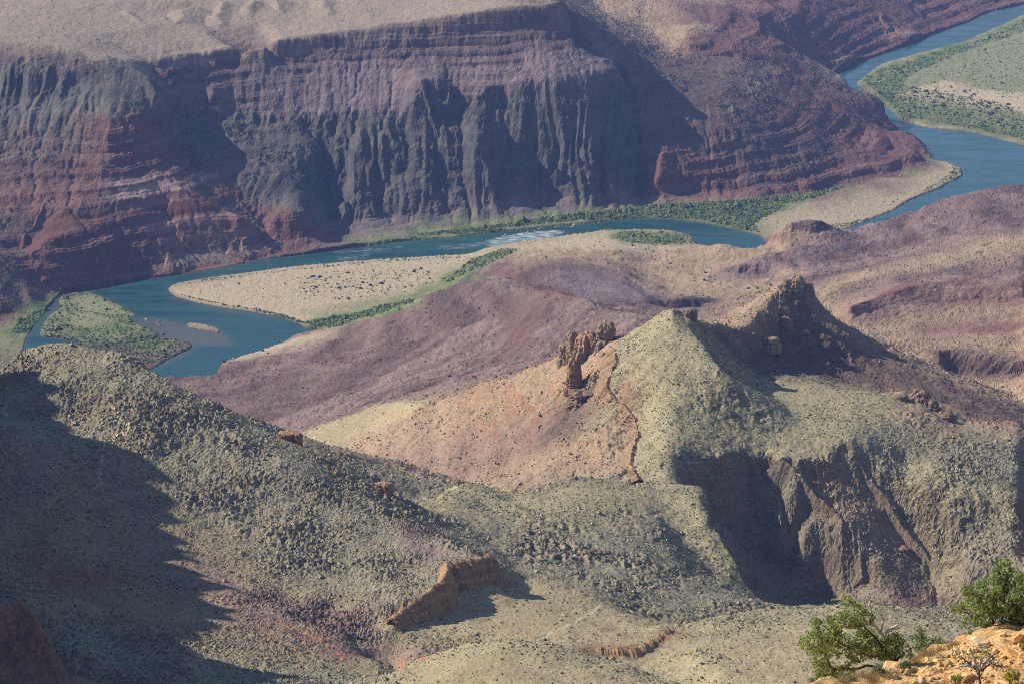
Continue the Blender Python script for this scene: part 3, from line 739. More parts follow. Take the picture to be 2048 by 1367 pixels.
def terrain(u, v, full=False):
    Y = np.exp(v)
    X = u * Y
    det = sample(DETAIL, u, v)
    strata, terr, warp, rough, rub = (det[..., k] for k in range(5))
    far = np.clip((Y - 3300) / 1500, 0, 1).astype(np.float32)
    L = 26 + 64 * far                                            # size of the main gullies in metres
    steep = 0.35 + 0.65 * far
    el = 1.1 + 1.4 * far                                           # far walls are fluted down the fall line
    n1 = fbm(X / L, Y / (L * el), 11, 3, 0.55)
    n2 = ridged(X / L, Y / (L * el), 21, 5, 0.62)
    Xw = X + warp * n1 * 0.9
    Yw = Y + warp * (n2 - 0.15) * 1.5
    # sharp-edged fins and V gullies across the far walls
    q1 = X / 62 + 1.1 * noise(X / 170, Y / 260, 23) + 0.45 * noise(X / 45, Y / 120, 24)
    q2 = X / 24 + 1.3 * noise(X / 60, Y / 110, 25)
    fin = 1.6 * (1 - 4 * np.abs(q1 - np.floor(q1) - 0.5)) + 0.75 * (1 - 4 * np.abs(q2 - np.floor(q2) - 0.5))
    Yw = Yw + far * warp * np.clip((0.38 - strata) / 0.22, 0.14, 0.75) * fin * np.clip(0.75 + 1.3 * noise(X / 210, Y / 210, 26), 0.15, 1.5)
    z = sample(Z0, Xw / Yw, np.log(Yw))
    # spurs and buttresses: a crest running down from its head, faces falling away on both sides
    wob = 0.10 * L * noise(X / (0.35 * L), Y / (0.35 * L), 15) + 0.22 * L * noise(X / (0.9 * L), Y / (0.9 * L), 16)
    for (xa, ya, za), (xb, yb, zb), kr in RIBS:
        reach = 1.6 * abs(ya - yb) + 60
        m = (Y < ya + 60) & (Y > yb - 30) & (np.abs(X - 0.5 * (xa + xb)) < reach)
        if not m.any():
            continue
        x, y = X[m], Y[m]
        f = np.clip((ya - y) / (ya - yb), 0, 1)
        cx_ = xa + (xb - xa) * f
        crest = za + (zb - za) * f - 1.8 * np.maximum(0, y - ya) - 1.0 * np.maximum(0, yb - y)
        zr = crest - kr * np.abs(x - cx_ + wob[m])
        z[m] = np.maximum(z[m], zr)
    # cliff spur beyond the left edge
    ax, ay = CLIFF_A
    bx, by = CLIFF_B
    t = np.clip(((X - ax) * (bx - ax) + (Y - ay) * (by - ay)) / ((bx - ax) ** 2 + (by - ay) ** 2), 0, 1)
    dist = np.hypot(X - ax - t * (bx - ax), Y - ay - t * (by - ay)) + 22 * noise(X / 45, Y / 45, 5)
    top = 902 - 15 * t + 95 * noise(X / 95, Y / 95, 6) + 45 * noise(X / 30, Y / 30, 7)
    z = np.maximum(z, top - 4.0 * np.maximum(0, dist - 45 + 25 * t))
    # ledges come and go along the slope
    terr = terr * ledge_mask(terr, X, Y, far)
    s = bed(z, X, Y) + 8 * noise(X / 220, Y / 220, 33) + 3 * noise(X / 50, Y / 50, 34)
    s = s + (8 + 8 * far) * (table(s / (17 + 20 * far) + 7.7) - 0.5)           # beds of uneven thickness
    per = 9 + 15 * far
    q = s / per
    f = q - np.floor(q)
    g = np.where(f < 0.66, f * 0.40, 0.264 + (f - 0.66) / 0.34 * 0.736)
    z = z + terr * per * (g - f) * 0.95
    per2 = per * 0.31
    q = s / per2 + 0.4
    f = q - np.floor(q)
    g = np.where(f < 0.62, f * 0.42, 0.26 + (f - 0.62) / 0.38 * 0.74)
    z = z + terr * per2 * (g - f) * 0.8
    # roughness
    z = z + rough * (0.9 * fbm(X / (L * 1.1), Y / (L * 1.1), 41, 3, 0.5) + 0.40 * fbm(X / (L * 0.16), Y / (L * 0.16), 51, 3, 0.65) + far * 1.0 * ridged(X / 130, Y / 110, 55, 4, 0.55))
    kf = 1 + 1.7 * far
    b = (0.42 - np.abs(noise(X / (11.0 * kf), Y / (9.0 * kf), 61)) * 1.3 + 0.55 * (0.36 - np.abs(noise(X / (4.6 * kf), Y / (4.2 * kf), 63)))) * kf
    patch = np.clip(0.42 + 2.2 * noise(X / 75, Y / 75, 65) + 0.9 * noise(X / 28, Y / 28, 66), 0, 1.2)
    z = z + rub * patch * b * 5.0
    for m in CARVED:
        z = z + lookup(m, X, Y)
    # river and its banks
    wm = sample(WMf, u, v)
    im = sample(IMf, u, v)
    z = np.where(im > 0.5, np.minimum(z, 1.2 + 1.0 * im + 0.3 * noise(X / 12, Y / 12, 3)), z)
    z = np.where(wm < 0.5, np.maximum(z, 0.4 + 2.0 * (0.5 - wm)), np.minimum(z, -3.5 * (wm - 0.5) * 2 - 0.3))
    return X, Y, z, s


def colours(u, v, X, Y, z, s, slope):
    e = (2.0 + 9.0 * np.clip((Y - 3000) / 2500, 0, 1))
    Xc = X + e * 1.6 * fbm(X / (e * 5), Y / (e * 5), 71, 3, 0.6)
    Yc = Y + e * 3.2 * fbm(X / (e * 5), Y / (e * 5), 81, 3, 0.6)
    ch = sample(CHN, Xc / Yc, np.log(Yc))
    c1, c2, c3, st = ch[..., 0:3], ch[..., 3:6], ch[..., 6:9], ch[..., 9]
    far = np.clip((Y - 3300) / 1500, 0, 1)
    L = 20 + 50 * far
    n = fbm(X / L, Y / L, 91, 5, 0.62)
    band = 0.55 * table(s / (2.2 + 4.0 * far)) + 0.45 * table(s / (7.0 + 13.0 * far) + 40.3)
    band = np.clip(0.5 + (band - 0.5) * 1.9, 0, 1)
    t = np.clip(0.5 + (1 - st) * n * 1.3 + st * (band - 0.5) * 2.4, 0, 1)[..., None]
    c = c1 * (1 - t) + c2 * t
    rock = np.clip((slope - 0.85 + 0.35 * n) / 0.5, 0, 1)[..., None]
    c = c * (1 - rock) + c3 * rock
    c = c * (1 + (0.14 + 0.62 * st)[..., None] * (band - 0.5)[..., None])
    vert = 0.42 - 1.5 * np.abs(noise(X / (5 + 9 * far), z / (22 + 30 * far), 97)) + 0.5 * noise(X / (2 + 4 * far), z / (9 + 9 * far), 98)
    c = c * (1 + (0.75 * np.clip((slope - 0.7) / 0.6, 0, 1) * (0.35 + 0.65 * far) * vert)[..., None])
    fine = noise(X / (1.6 + 3 * far), Y / (2.4 + 5 * far), 95)
    c = c * (1 + 0.28 * fine + 0.22 * n)[..., None]
    # bare risers of the ledges are darker rock than the rubble on their treads
    tr = np.clip(ch[..., 10] * ledge_mask(ch[..., 10], X, Y, far) * 0.75, 0, 0.9)
    for pr_, wt in ((9 + 15 * far, 0.55), ((9 + 15 * far) * 0.31, 0.45)):
        q = s / pr_ + (0.4 if wt < 0.5 else 0)
        f = q - np.floor(q)
        rise = np.clip((f - 0.60) / 0.08, 0, 1) * np.clip((1.02 - f) / 0.05, 0, 1)
        c = c * (1 - (wt * tr * rise)[..., None]) + (c3 * 0.85) * (wt * tr * rise)[..., None]
    for col, w, P in STRIPE_SEGS:
        xs, ys = [p[0] for p in P], [p[1] for p in P]
        sel = (X > min(xs) - 9) & (X < max(xs) + 9) & (Y > min(ys) - 9) & (Y < max(ys) + 9)
        if not sel.any():
            continue
        x, y = X[sel], Y[sel]
        best = np.full(x.shape, 1e9)
        for (xa, ya), (xb, yb) in zip(P[:-1], P[1:]):
            tt = np.clip(((x - xa) * (xb - xa) + (y - ya) * (yb - ya)) / ((xb - xa) ** 2 + (yb - ya) ** 2 + 1e-6), 0, 1)
            best = np.minimum(best, np.hypot(x - xa - tt * (xb - xa), (y - ya - tt * (yb - ya)) * 0.6))
        best = best + 1.2 * noise(x / 7, y / 7, 99)
        k = np.clip((w - best) / 0.9 + 0.5, 0, 1)[..., None]
        c[sel] = c[sel] * (1 - k) + col * k
    wet = np.clip((sample(WMf, u, v) - 0.02) / 0.3, 0, 1)[..., None]
    c = c * (1 - 0.38 * wet)                                                    # damp sand along the water
    scrub = np.clip(ch[..., 14:15] / 14.0, 0, 1) ** 0.5 * np.clip(0.62 + 1.3 * n + 0.8 * fbm(X / 90, Y / 110, 103, 3), 0.0, 1.4)[..., None]
    return np.concatenate([np.clip(c, 0.01, 0.8), np.clip(scrub, 0, 1)], -1)


# ------------------------------------------------------------------ running water: gullies carved down the fall lines
def carve(x0, x1, y0, y1, cell, rounds, k, cap, top):
    xs, ys = np.arange(x0, x1, cell), np.arange(y0, y1, cell)
    gx_, gy_ = np.meshgrid(xs, ys)
    z = terrain(gx_ / gy_, np.log(gy_))[2].astype(np.float64)
    z += 0.35 * cell * noise(gx_ / (cell * 2.3), gy_ / (cell * 2.3), 401)
    start = z.copy()
    h, w = z.shape
    idx = np.arange(h * w).reshape(h, w)
    for _ in range(rounds):
        best = np.zeros_like(z)
        rec = idx.copy()
        for dy, dx in ((0, 1), (0, -1), (1, 0), (-1, 0), (1, 1), (1, -1), (-1, 1), (-1, -1)):
            ya, yb, xa, xb = max(0, -dy), h - max(0, dy), max(0, -dx), w - max(0, dx)
            s_ = (z[ya:yb, xa:xb] - z[ya + dy:yb + dy, xa + dx:xb + dx]) / (cell * math.hypot(dx, dy))
            m = s_ > best[ya:yb, xa:xb]
            best[ya:yb, xa:xb][m] = s_[m]
            rec[ya:yb, xa:xb][m] = idx[ya + dy:yb + dy, xa + dx:xb + dx][m]
        order = np.argsort(-z, axis=None)
        rl = rec.ravel().tolist()
        acc = [1.0] * (h * w)
        for i in order.tolist():
            r_ = rl[i]
            if r_ != i:
                acc[r_] += acc[i]
        A = np.array(acc).reshape(h, w)
        cut = np.minimum(k * cell * np.minimum(A, 4000) ** 0.42 * np.minimum(best, 1.1), cap)
        cut *= np.clip(1.5 - best, 0.12, 1)
        cut[z < 2.5] = 0
        z -= cut
        lap = np.zeros_like(z)
        lap[1:-1, 1:-1] = (z[2:, 1:-1] + z[:-2, 1:-1] + z[1:-1, 2:] + z[1:-1, :-2]) * 0.25 - z[1:-1, 1:-1]
        z += 0.10 * lap
    dlt = np.clip(z - start, -top, top * 0.3)
    ed = np.minimum.reduce([gx_ - x0, x1 - gx_, gy_ - y0, y1 - gy_]) / (12 * cell)
    return (dlt * np.clip(ed, 0, 1)).astype(np.float32), x0, y0, cell


def lookup(m, X, Y):
    g, x0, y0, cell = m
    x, y = (X - x0) / cell, (Y - y0) / cell
    ok = (x > 0) & (y > 0) & (x < g.shape[1] - 1.01) & (y < g.shape[0] - 1.01)
    x, y = np.clip(x, 0, g.shape[1] - 1.01), np.clip(y, 0, g.shape[0] - 1.01)
    i, j = y.astype(int), x.astype(int)
    fy, fx = (y - i), (x - j)
    v = (g[i, j] * (1 - fx) + g[i, j + 1] * fx) * (1 - fy) + (g[i + 1, j] * (1 - fx) + g[i + 1, j + 1] * fx) * fy
    return np.where(ok, v, 0)


CARVED = []
_c = [carve(-1750, 1900, 3500, 8900, 6.0, 7, 0.024, 2.2, 13.0), carve(-640, 640, 1560, 3450, 3.5, 6, 0.016, 0.8, 4.5)]
CARVED = _c

# ------------------------------------------------------------------ ground sheet: rows follow what a walker at the lookout sees
def make_columns():
    inner = np.linspace(-0.219, 0.219, 1010)
    k = np.arange(1, 41)
    out = 0.219 + 0.00045 * k + 0.00021 * k ** 2
    return np.concatenate([-out[::-1], inner, out])


COLS = make_columns()
NC, NR = len(COLS), 1100
VF = np.linspace(V0, V1, 2600)
sub = COLS[::2]
uf, vf = np.meshgrid(sub, VF)
Xf, Yf, Zf, _ = terrain(uf, vf)
rowp = row_of((H - Zf) / Yf)
seen = np.minimum.accumulate(rowp, 0)
vis = (rowp <= seen + 3)
step = np.abs(np.diff(rowp, axis=0)) * np.where(vis[1:], 1.0, 0.22) + 0.10
inframe = (rowp[1:] > -60) & (rowp[1:] < 1420)
step = np.where(inframe, step, step * 0.2)
step = step.astype(np.float32)
kk = np.exp(-0.5 * (np.arange(-18, 19) / 7.0) ** 2).astype(np.float32)
kk /= kk.sum()
pad = np.pad(step, ((0, 0), (18, 18)), mode='edge')
step = sum(kk[i] * pad[:, i:i + step.shape[1]] for i in range(37))
cum = np.vstack([np.zeros((1, step.shape[1]), np.float32), np.cumsum(step, 0)])
cum /= cum[-1]
tt = np.linspace(0, 1, NR)
vs = np.zeros((NR, len(sub)))
for j in range(len(sub)):
    vs[:, j] = np.interp(tt, cum[:, j], VF)
vg = np.zeros((NR, NC))
vg[:, ::2] = vs
odd = np.arange(1, NC, 2)
vg[:, odd] = 0.5 * (vg[:, odd - 1] + vg[:, np.minimum(odd + 1, NC - 1 if NC % 2 else NC - 2)])
ug = np.broadcast_to(COLS, (NR, NC)).copy()
X, Y, Z, S = terrain(ug, vg)
gx = np.stack([np.gradient(X, axis=1), np.gradient(Y, axis=1), np.gradient(Z, axis=1)], -1)
gy = np.stack([np.gradient(X, axis=0), np.gradient(Y, axis=0), np.gradient(Z, axis=0)], -1)
nrm = np.cross(gx, gy)
nrm /= np.linalg.norm(nrm, axis=-1, keepdims=True) + 1e-9
slope = np.sqrt(1 - np.clip(nrm[..., 2], -1, 1) ** 2) / np.maximum(np.abs(nrm[..., 2]), 0.05)
COL = colours(ug, vg, X, Y, Z, S, slope)
RI = REG[np.clip(np.round((vg - V0) / DV).astype(int), 0, NV - 1), np.clip(np.round((ug - U0) / DU).astype(int), 0, NU - 1)]


# ------------------------------------------------------------------ materials
def mat(name, rough=0.9, spec=0.2):
    m = bpy.data.materials.new(name)
    m.use_nodes = True
    b = m.node_tree.nodes['Principled BSDF']
    b.inputs['Roughness'].default_value = rough
    b.inputs['Specular IOR Level'].default_value = spec
    return m, m.node_tree, b


def node(nt, kind, **kw):
    n = nt.nodes.new(kind)
    for k, v in kw.items():
        if k in n.inputs:
            n.inputs[k].default_value = v
        else:
            setattr(n, k, v)
    return n


def ground_material(name='canyon_ground', scale=0.45, depth=0.9, strength=0.8, scrub_scale=0.46):
    m, nt, b = mat(name, 0.95, 0.08)
    at = node(nt, 'ShaderNodeAttribute', attribute_name='Col')
    geo = node(nt, 'ShaderNodeNewGeometry')
    n1 = node(nt, 'ShaderNodeTexNoise', Scale=scale, Detail=5.0, Roughness=0.7)
    nt.links.new(geo.outputs['Position'], n1.inputs['Vector'])
    n2 = node(nt, 'ShaderNodeTexNoise', Scale=scale * 0.18, Detail=4.0, Roughness=0.65)
    nt.links.new(geo.outputs['Position'], n2.inputs['Vector'])
    ramp = node(nt, 'ShaderNodeMapRange')
    ramp.inputs[1].default_value, ramp.inputs[2].default_value = 0.3, 0.7
    ramp.inputs[3].default_value, ramp.inputs[4].default_value = 0.72, 1.25
    nt.links.new(n1.outputs[0], ramp.inputs[0])
    mul = node(nt, 'ShaderNodeVectorMath', operation='SCALE')
    nt.links.new(at.outputs['Color'], mul.inputs[0])
    nt.links.new(ramp.outputs[0], mul.inputs['Scale'])
    # low scrub too small to pick apart: dark specks, as thick as the ground carries them
    vo = node(nt, 'ShaderNodeTexVoronoi', Scale=scrub_scale)
    nt.links.new(geo.outputs['Position'], vo.inputs['Vector'])
    th = node(nt, 'ShaderNodeMath', operation='MULTIPLY_ADD')
    th.inputs[1].default_value, th.inputs[2].default_value = 0.44, 0.02
    nt.links.new(at.outputs['Alpha'], th.inputs[0])
    df = node(nt, 'ShaderNodeMath', operation='SUBTRACT')
    nt.links.new(th.outputs[0], df.inputs[0])
    nt.links.new(vo.outputs['Distance'], df.inputs[1])
    sm = node(nt, 'ShaderNodeMapRange')
    sm.inputs[1].default_value, sm.inputs[2].default_value = -0.05, 0.12
    sm.inputs[4].default_value = 0.85
    nt.links.new(df.outputs[0], sm.inputs[0])
    sc_ = node(nt, 'ShaderNodeMixRGB')
    sc_.inputs[2].default_value = (0.068, 0.074, 0.044, 1)
    nt.links.new(sm.outputs[0], sc_.inputs[0])
    nt.links.new(mul.outputs[0], sc_.inputs[1])
    nt.links.new(sc_.outputs[0], b.inputs['Base Color'])
    add = node(nt, 'ShaderNodeMath', operation='MULTIPLY_ADD')
    add.inputs[1].default_value = 2.5
    nt.links.new(n2.outputs[0], add.inputs[0])
    nt.links.new(n1.outputs[0], add.inputs[2])
    bp = node(nt, 'ShaderNodeBump', Strength=strength, Distance=depth)
    # coarser relief on the great far walls, where it is the smallest that shows
    sx = node(nt, 'ShaderNodeSeparateXYZ')
    nt.links.new(geo.outputs['Position'], sx.inputs[0])
    fr = node(nt, 'ShaderNodeMapRange')
    fr.inputs[1].default_value, fr.inputs[2].default_value = 3300, 4800
    fr.inputs[4].default_value = 9.0
    nt.links.new(sx.outputs['Y'], fr.inputs[0])
    n3 = node(nt, 'ShaderNodeTexNoise', Scale=0.055, Detail=7.0, Roughness=0.72)
    nt.links.new(geo.outputs['Position'], n3.inputs['Vector'])
    big = node(nt, 'ShaderNodeMath', operation='MULTIPLY_ADD')
    nt.links.new(n3.outputs[0], big.inputs[0])
    nt.links.new(fr.outputs[0], big.inputs[1])
    nt.links.new(add.outputs[0], big.inputs[2])
    nt.links.new(big.outputs[0], bp.inputs['Height'])
    nt.links.new(bp.outputs[0], b.inputs['Normal'])
    return m


def plain(name, col, var=0.3, scale=3.0, rough=0.9):
    m, nt, b = mat(name, rough, 0.1)
    geo = node(nt, 'ShaderNodeNewGeometry')
    n1 = node(nt, 'ShaderNodeTexNoise', Scale=scale, Detail=3.0)
    nt.links.new(geo.outputs['Position'], n1.inputs['Vector'])
    r = node(nt, 'ShaderNodeMapRange')
    r.inputs[1].default_value, r.inputs[2].default_value = 0.3, 0.7
    r.inputs[3].default_value, r.inputs[4].default_value = 1 - var, 1 + var
    nt.links.new(n1.outputs[0], r.inputs[0])
    info = node(nt, 'ShaderNodeObjectInfo')
    r2 = node(nt, 'ShaderNodeMapRange')
    r2.inputs[3].default_value, r2.inputs[4].default_value = 0.85, 1.15
    nt.links.new(info.outputs['Random'], r2.inputs[0])
    mm = node(nt, 'ShaderNodeMath', operation='MULTIPLY')
    nt.links.new(r.outputs[0], mm.inputs[0])
    nt.links.new(r2.outputs[0], mm.inputs[1])
    mul = node(nt, 'ShaderNodeVectorMath', operation='SCALE')
    mul.inputs[0].default_value = col
    nt.links.new(mm.outputs[0], mul.inputs['Scale'])
    nt.links.new(mul.outputs[0], b.inputs['Base Color'])
    return m


GROUND_MAT = ground_material()
coll = scene.collection


def tag(o, label=None, cat=None, group=None, kind=None):
    for k, v in (('label', label), ('category', cat), ('group', group), ('kind', kind)):
        if v:
            o[k] = v
    return o


def mesh_object(name, verts, faces, material, parent=None, smooth=True, colors=None):
    me = bpy.data.meshes.new(name)
    verts = np.asarray(verts, np.float32)
    faces = np.asarray(faces, np.int32)
    n, k = faces.shape
    me.vertices.add(len(verts))
    me.vertices.foreach_set('co', verts.ravel())
    me.loops.add(n * k)
    me.loops.foreach_set('vertex_index', faces.ravel())
    me.polygons.add(n)
    me.polygons.foreach_set('loop_start', np.arange(0, n * k, k, dtype=np.int32))
    me.polygons.foreach_set('loop_total', np.full(n, k, np.int32))
    me.polygons.foreach_set('use_smooth', np.full(n, smooth, bool))
    if colors is not None:
        a = me.attributes.new('Col', 'FLOAT_COLOR', 'POINT')
        cc = np.ones((len(verts), 4), np.float32)
        cc[:, :colors.shape[1]] = colors
        a.data.foreach_set('color', cc.ravel())
    me.update()
    me.materials.append(material)
    o = bpy.data.objects.new(name, me)
    coll.objects.link(o)
    if parent:
        o.parent = parent
    return o


TERRAIN_NAMES = {
    'plateau': ('plateau_land', 'tan plateau with low rounded hills above the far canyon rim'),
    'canyon_wall': ('canyon_wall', 'dark ribbed cliff wall with ledges under the plateau rim across the river'),
    'red_spur': ('red_spur_hill', 'red and white banded spur running down to the river bend'),
    'riverbank': ('riverbank_land', 'green strip of bank at the foot of the dark cliff'),
    'promontory': ('promontory_hill', 'purple red promontory of tilted beds inside the upper river bend'),
    'far_slope': ('far_slope_hill', 'boulder strewn tan slope and red cliffs beyond the promontory'),
    'riverflat': ('river_flat_land', 'shrub dotted sandy flat beside the upper river'),
    'purple_hill': ('folded_hill', 'purple and tan folded hills on the near side of the upper bend'),
    'terrace': ('terrace_land', 'tan gravel terrace and wash behind the broad purple hill'),
    'delta': ('delta_land', 'pale gravel delta inside the river bend'),
    'purple_slope': ('purple_hill', 'broad smooth purple hill in front of the river'),
    'rock_ridge': ('ridge_hill', 'olive green ridge with an orange talus flank and rocky peak'),
    'ravine': ('ravine_hill', 'shadowed ravine cut into the olive ridge'),
    'rubble_hill': ('rubble_hill', 'grey olive hillside of rubble half in shadow'),
    'near_cliff': ('red_cliff_hill', 'shaded red cliff corner below the rubble hillside'),
    'foothill': ('foothill_land', 'olive foothills and tan basin below the orange cliff'),
}
vid = np.arange(NR * NC).reshape(NR, NC)
quads = np.stack([vid[:-1, :-1], vid[:-1, 1:], vid[1:, 1:], vid[1:, :-1]], -1).reshape(-1, 4)
qreg = RI[:-1, :-1].ravel()
allv = np.stack([X, Y, Z], -1).reshape(-1, 3)
allc = COL.reshape(-1, 4)
for ri, r in enumerate(REGIONS):
    q = quads[qreg == ri]
    if not len(q):
        continue
    used, inv = np.unique(q, return_inverse=True)
    nm, lab = TERRAIN_NAMES[r]
    o = mesh_object(nm, allv[used], inv.reshape(-1, 4), GROUND_MAT, smooth=r in ('delta', 'riverbank', 'riverflat', 'plateau', 'foothill', 'rock_ridge', 'purple_slope', 'terrace'), colors=allc[used])
    tag(o, lab, None, None, 'structure')

# ------------------------------------------------------------------ river
def water_material():
    m, nt, b = mat('river_water', 0.16, 0.22)
    b.inputs['IOR'].default_value = 1.33
    geo = node(nt, 'ShaderNodeNewGeometry')
    at = node(nt, 'ShaderNodeAttribute', attribute_name='Col')
    mp = node(nt, 'ShaderNodeMapping')
    mp.inputs['Scale'].default_value = (0.035, 0.42, 1)
    mp.inputs['Rotation'].default_value = (0, 0, -0.30)
    nt.links.new(geo.outputs['Position'], mp.inputs['Vector'])
    n1 = node(nt, 'ShaderNodeTexNoise', Scale=1.0, Detail=6.0, Roughness=0.75)
    nt.links.new(mp.outputs[0], n1.inputs['Vector'])
    sep = node(nt, 'ShaderNodeSeparateColor')
    nt.links.new(at.outputs['Color'], sep.inputs[0])
    add = node(nt, 'ShaderNodeMath', operation='ADD')
    nt.links.new(sep.outputs[0], add.inputs[0])
    nt.links.new(n1.outputs[0], add.inputs[1])
    foam = node(nt, 'ShaderNodeMapRange')
    foam.inputs[1].default_value, foam.inputs[2].default_value = 0.88, 1.08
    nt.links.new(add.outputs[0], foam.inputs[0])
    shal = node(nt, 'ShaderNodeMixRGB')
    shal.inputs[1].default_value = (0.010, 0.052, 0.056, 1)
    shal.inputs[2].default_value = (0.115, 0.090, 0.060, 1)
    nt.links.new(sep.outputs[1], shal.inputs[0])
    mix = node(nt, 'ShaderNodeMixRGB')
    mix.inputs[2].default_value = (0.75, 0.78, 0.78, 1)
    nt.links.new(foam.outputs[0], mix.inputs[0])
    nt.links.new(shal.outputs[0], mix.inputs[1])
    nt.links.new(mix.outputs[0], b.inputs['Base Color'])
    # currents: long smooth and ruffled lanes
    m3 = node(nt, 'ShaderNodeMapping')
    m3.inputs['Scale'].default_value = (0.006, 0.022, 1)
    m3.inputs['Rotation'].default_value = (0, 0, -0.25)
    nt.links.new(geo.outputs['Position'], m3.inputs['Vector'])
    n3 = node(nt, 'ShaderNodeTexNoise', Scale=1.0, Detail=6.0, Roughness=0.62, Distortion=1.2)
    nt.links.new(m3.outputs[0], n3.inputs['Vector'])
    lane = node(nt, 'ShaderNodeMapRange')
    lane.inputs[1].default_value, lane.inputs[2].default_value = 0.36, 0.64
    lane.inputs[3].default_value, lane.inputs[4].default_value = 0.07, 0.42
    nt.links.new(n3.outputs[0], lane.inputs[0])
    rr = node(nt, 'ShaderNodeMath', operation='MAXIMUM')
    nt.links.new(lane.outputs[0], rr.inputs[0])
    nt.links.new(foam.outputs[0], rr.inputs[1])
    nt.links.new(rr.outputs[0], b.inputs['Roughness'])
    tint = node(nt, 'ShaderNodeMixRGB')
    tint.inputs[1].default_value = (0.007, 0.040, 0.050, 1)
    tint.inputs[2].default_value = (0.018, 0.066, 0.060, 1)
    t3 = node(nt, 'ShaderNodeMapRange')
    t3.inputs[1].default_value, t3.inputs[2].default_value = 0.36, 0.64
    nt.links.new(n3.outputs[0], t3.inputs[0])
    nt.links.new(t3.outputs[0], tint.inputs[0])
    nt.links.new(tint.outputs[0], shal.inputs[1])
    n2 = node(nt, 'ShaderNodeTexNoise', Scale=0.12, Detail=5.0, Roughness=0.7)
    nt.links.new(geo.outputs['Position'], n2.inputs['Vector'])
    bp = node(nt, 'ShaderNodeBump', Strength=0.35, Distance=1.2)
    nt.links.new(n2.outputs[0], bp.inputs['Height'])
    nt.links.new(bp.outputs[0], b.inputs['Normal'])
    return m


RAPIDS = [
    (0.42, "985,480 1000,472 1040,463 1080,459 1110,457 1142,461 1120,474 1060,486 1010,494 970,500"),
    (0.36, "870,492 960,480 1000,470 1000,490 940,500 880,503"),
    (0.36, "655,520 690,511 730,507 752,510 730,520 690,525"),
    (0.36, "640,505 700,497 800,489 820,495 760,503 680,508"),
    (0.26, "560,520 700,500 880,480 900,500 700,515"),
    (0.33, "1672,158 1690,146 1720,130 1745,124 1748,136 1725,152 1705,162"),
    (0.22, "1480,470 1140,455 1200,448 1180,470"),
]
SHALLOW = ["255,640 300,635 380,650 440,660 470,690 420,690 330,690 300,668", "400,690 360,715 300,740 340,700", "90,640 110,600 130,590 110,640 80,672",
           "336,580 350,594 440,617 500,625 560,637 612,658 560,640 440,622 345,598"]
FO = np.zeros((NV, NU), np.float32)
for w, t in RAPIDS:
    FO = np.maximum(FO, w * poly_mask(flat_poly(t)))
FO = blur(FO, 2.0)
SHL = np.zeros((NV, NU), np.float32)
for t in SHALLOW:
    SHL = np.maximum(SHL, 1.0 * poly_mask(flat_poly(t)))
SHL = blur(SHL, 3.0) * 0.5
SHL = np.maximum(SHL, 0.42 * np.clip(1.0 - blur(WM.astype(np.float32), 2.2), 0, 1) * 1.6)      # shallows along every bank
SHL = np.clip(SHL, 0, 0.6)
near = blur(WM.astype(np.float32), 3.0) > 0.01
near &= (Z0 < 90)
ii = np.where(near.any(1))[0]
i0, i1 = ii.min(), ii.max()
blk = near[i0:i1 + 1]
vidw = np.arange(blk.size).reshape(blk.shape)
cell = blk[:-1, :-1]
qw = np.stack([vidw[:-1, :-1], vidw[:-1, 1:], vidw[1:, 1:], vidw[1:, :-1]], -1)[cell]
qw = qw[::1]
usedw, invw = np.unique(qw, return_inverse=True)
yy = np.exp(VV[i0:i1 + 1]).ravel()[usedw]
xx = UU[i0:i1 + 1].ravel()[usedw] * yy
cw = np.stack([FO[i0:i1 + 1].ravel()[usedw], SHL[i0:i1 + 1].ravel()[usedw], 0 * yy], -1)
river = mesh_object('river_water', np.stack([xx, yy, 0 * yy], -1), invw.reshape(-1, 4), water_material(), colors=cw)
tag(river, 'blue green river winding through the canyon with white rapids', None, None, 'structure')

# ------------------------------------------------------------------ places on the finished ground
INNER0 = 40
_tanm = np.minimum.accumulate((H - Z) / Y, 0)


def spot(px, py):
    """the point of ground seen on a sight line: X, Y, Z"""
    u, tan = ray(px, py)
    j = int(np.clip(np.searchsorted(COLS, u), 0, NC - 1))
    i = int(np.clip(np.searchsorted(-_tanm[:, j], -tan), 0, NR - 1))
    return X[i, j], Y[i, j], Z[i, j]


def height_at(x, y):
    x, y = np.atleast_1d(np.asarray(x, float)), np.atleast_1d(np.asarray(y, float))
    return terrain(x / y, np.log(y))[2]


RS = np.random.RandomState(5)
random.seed(5)


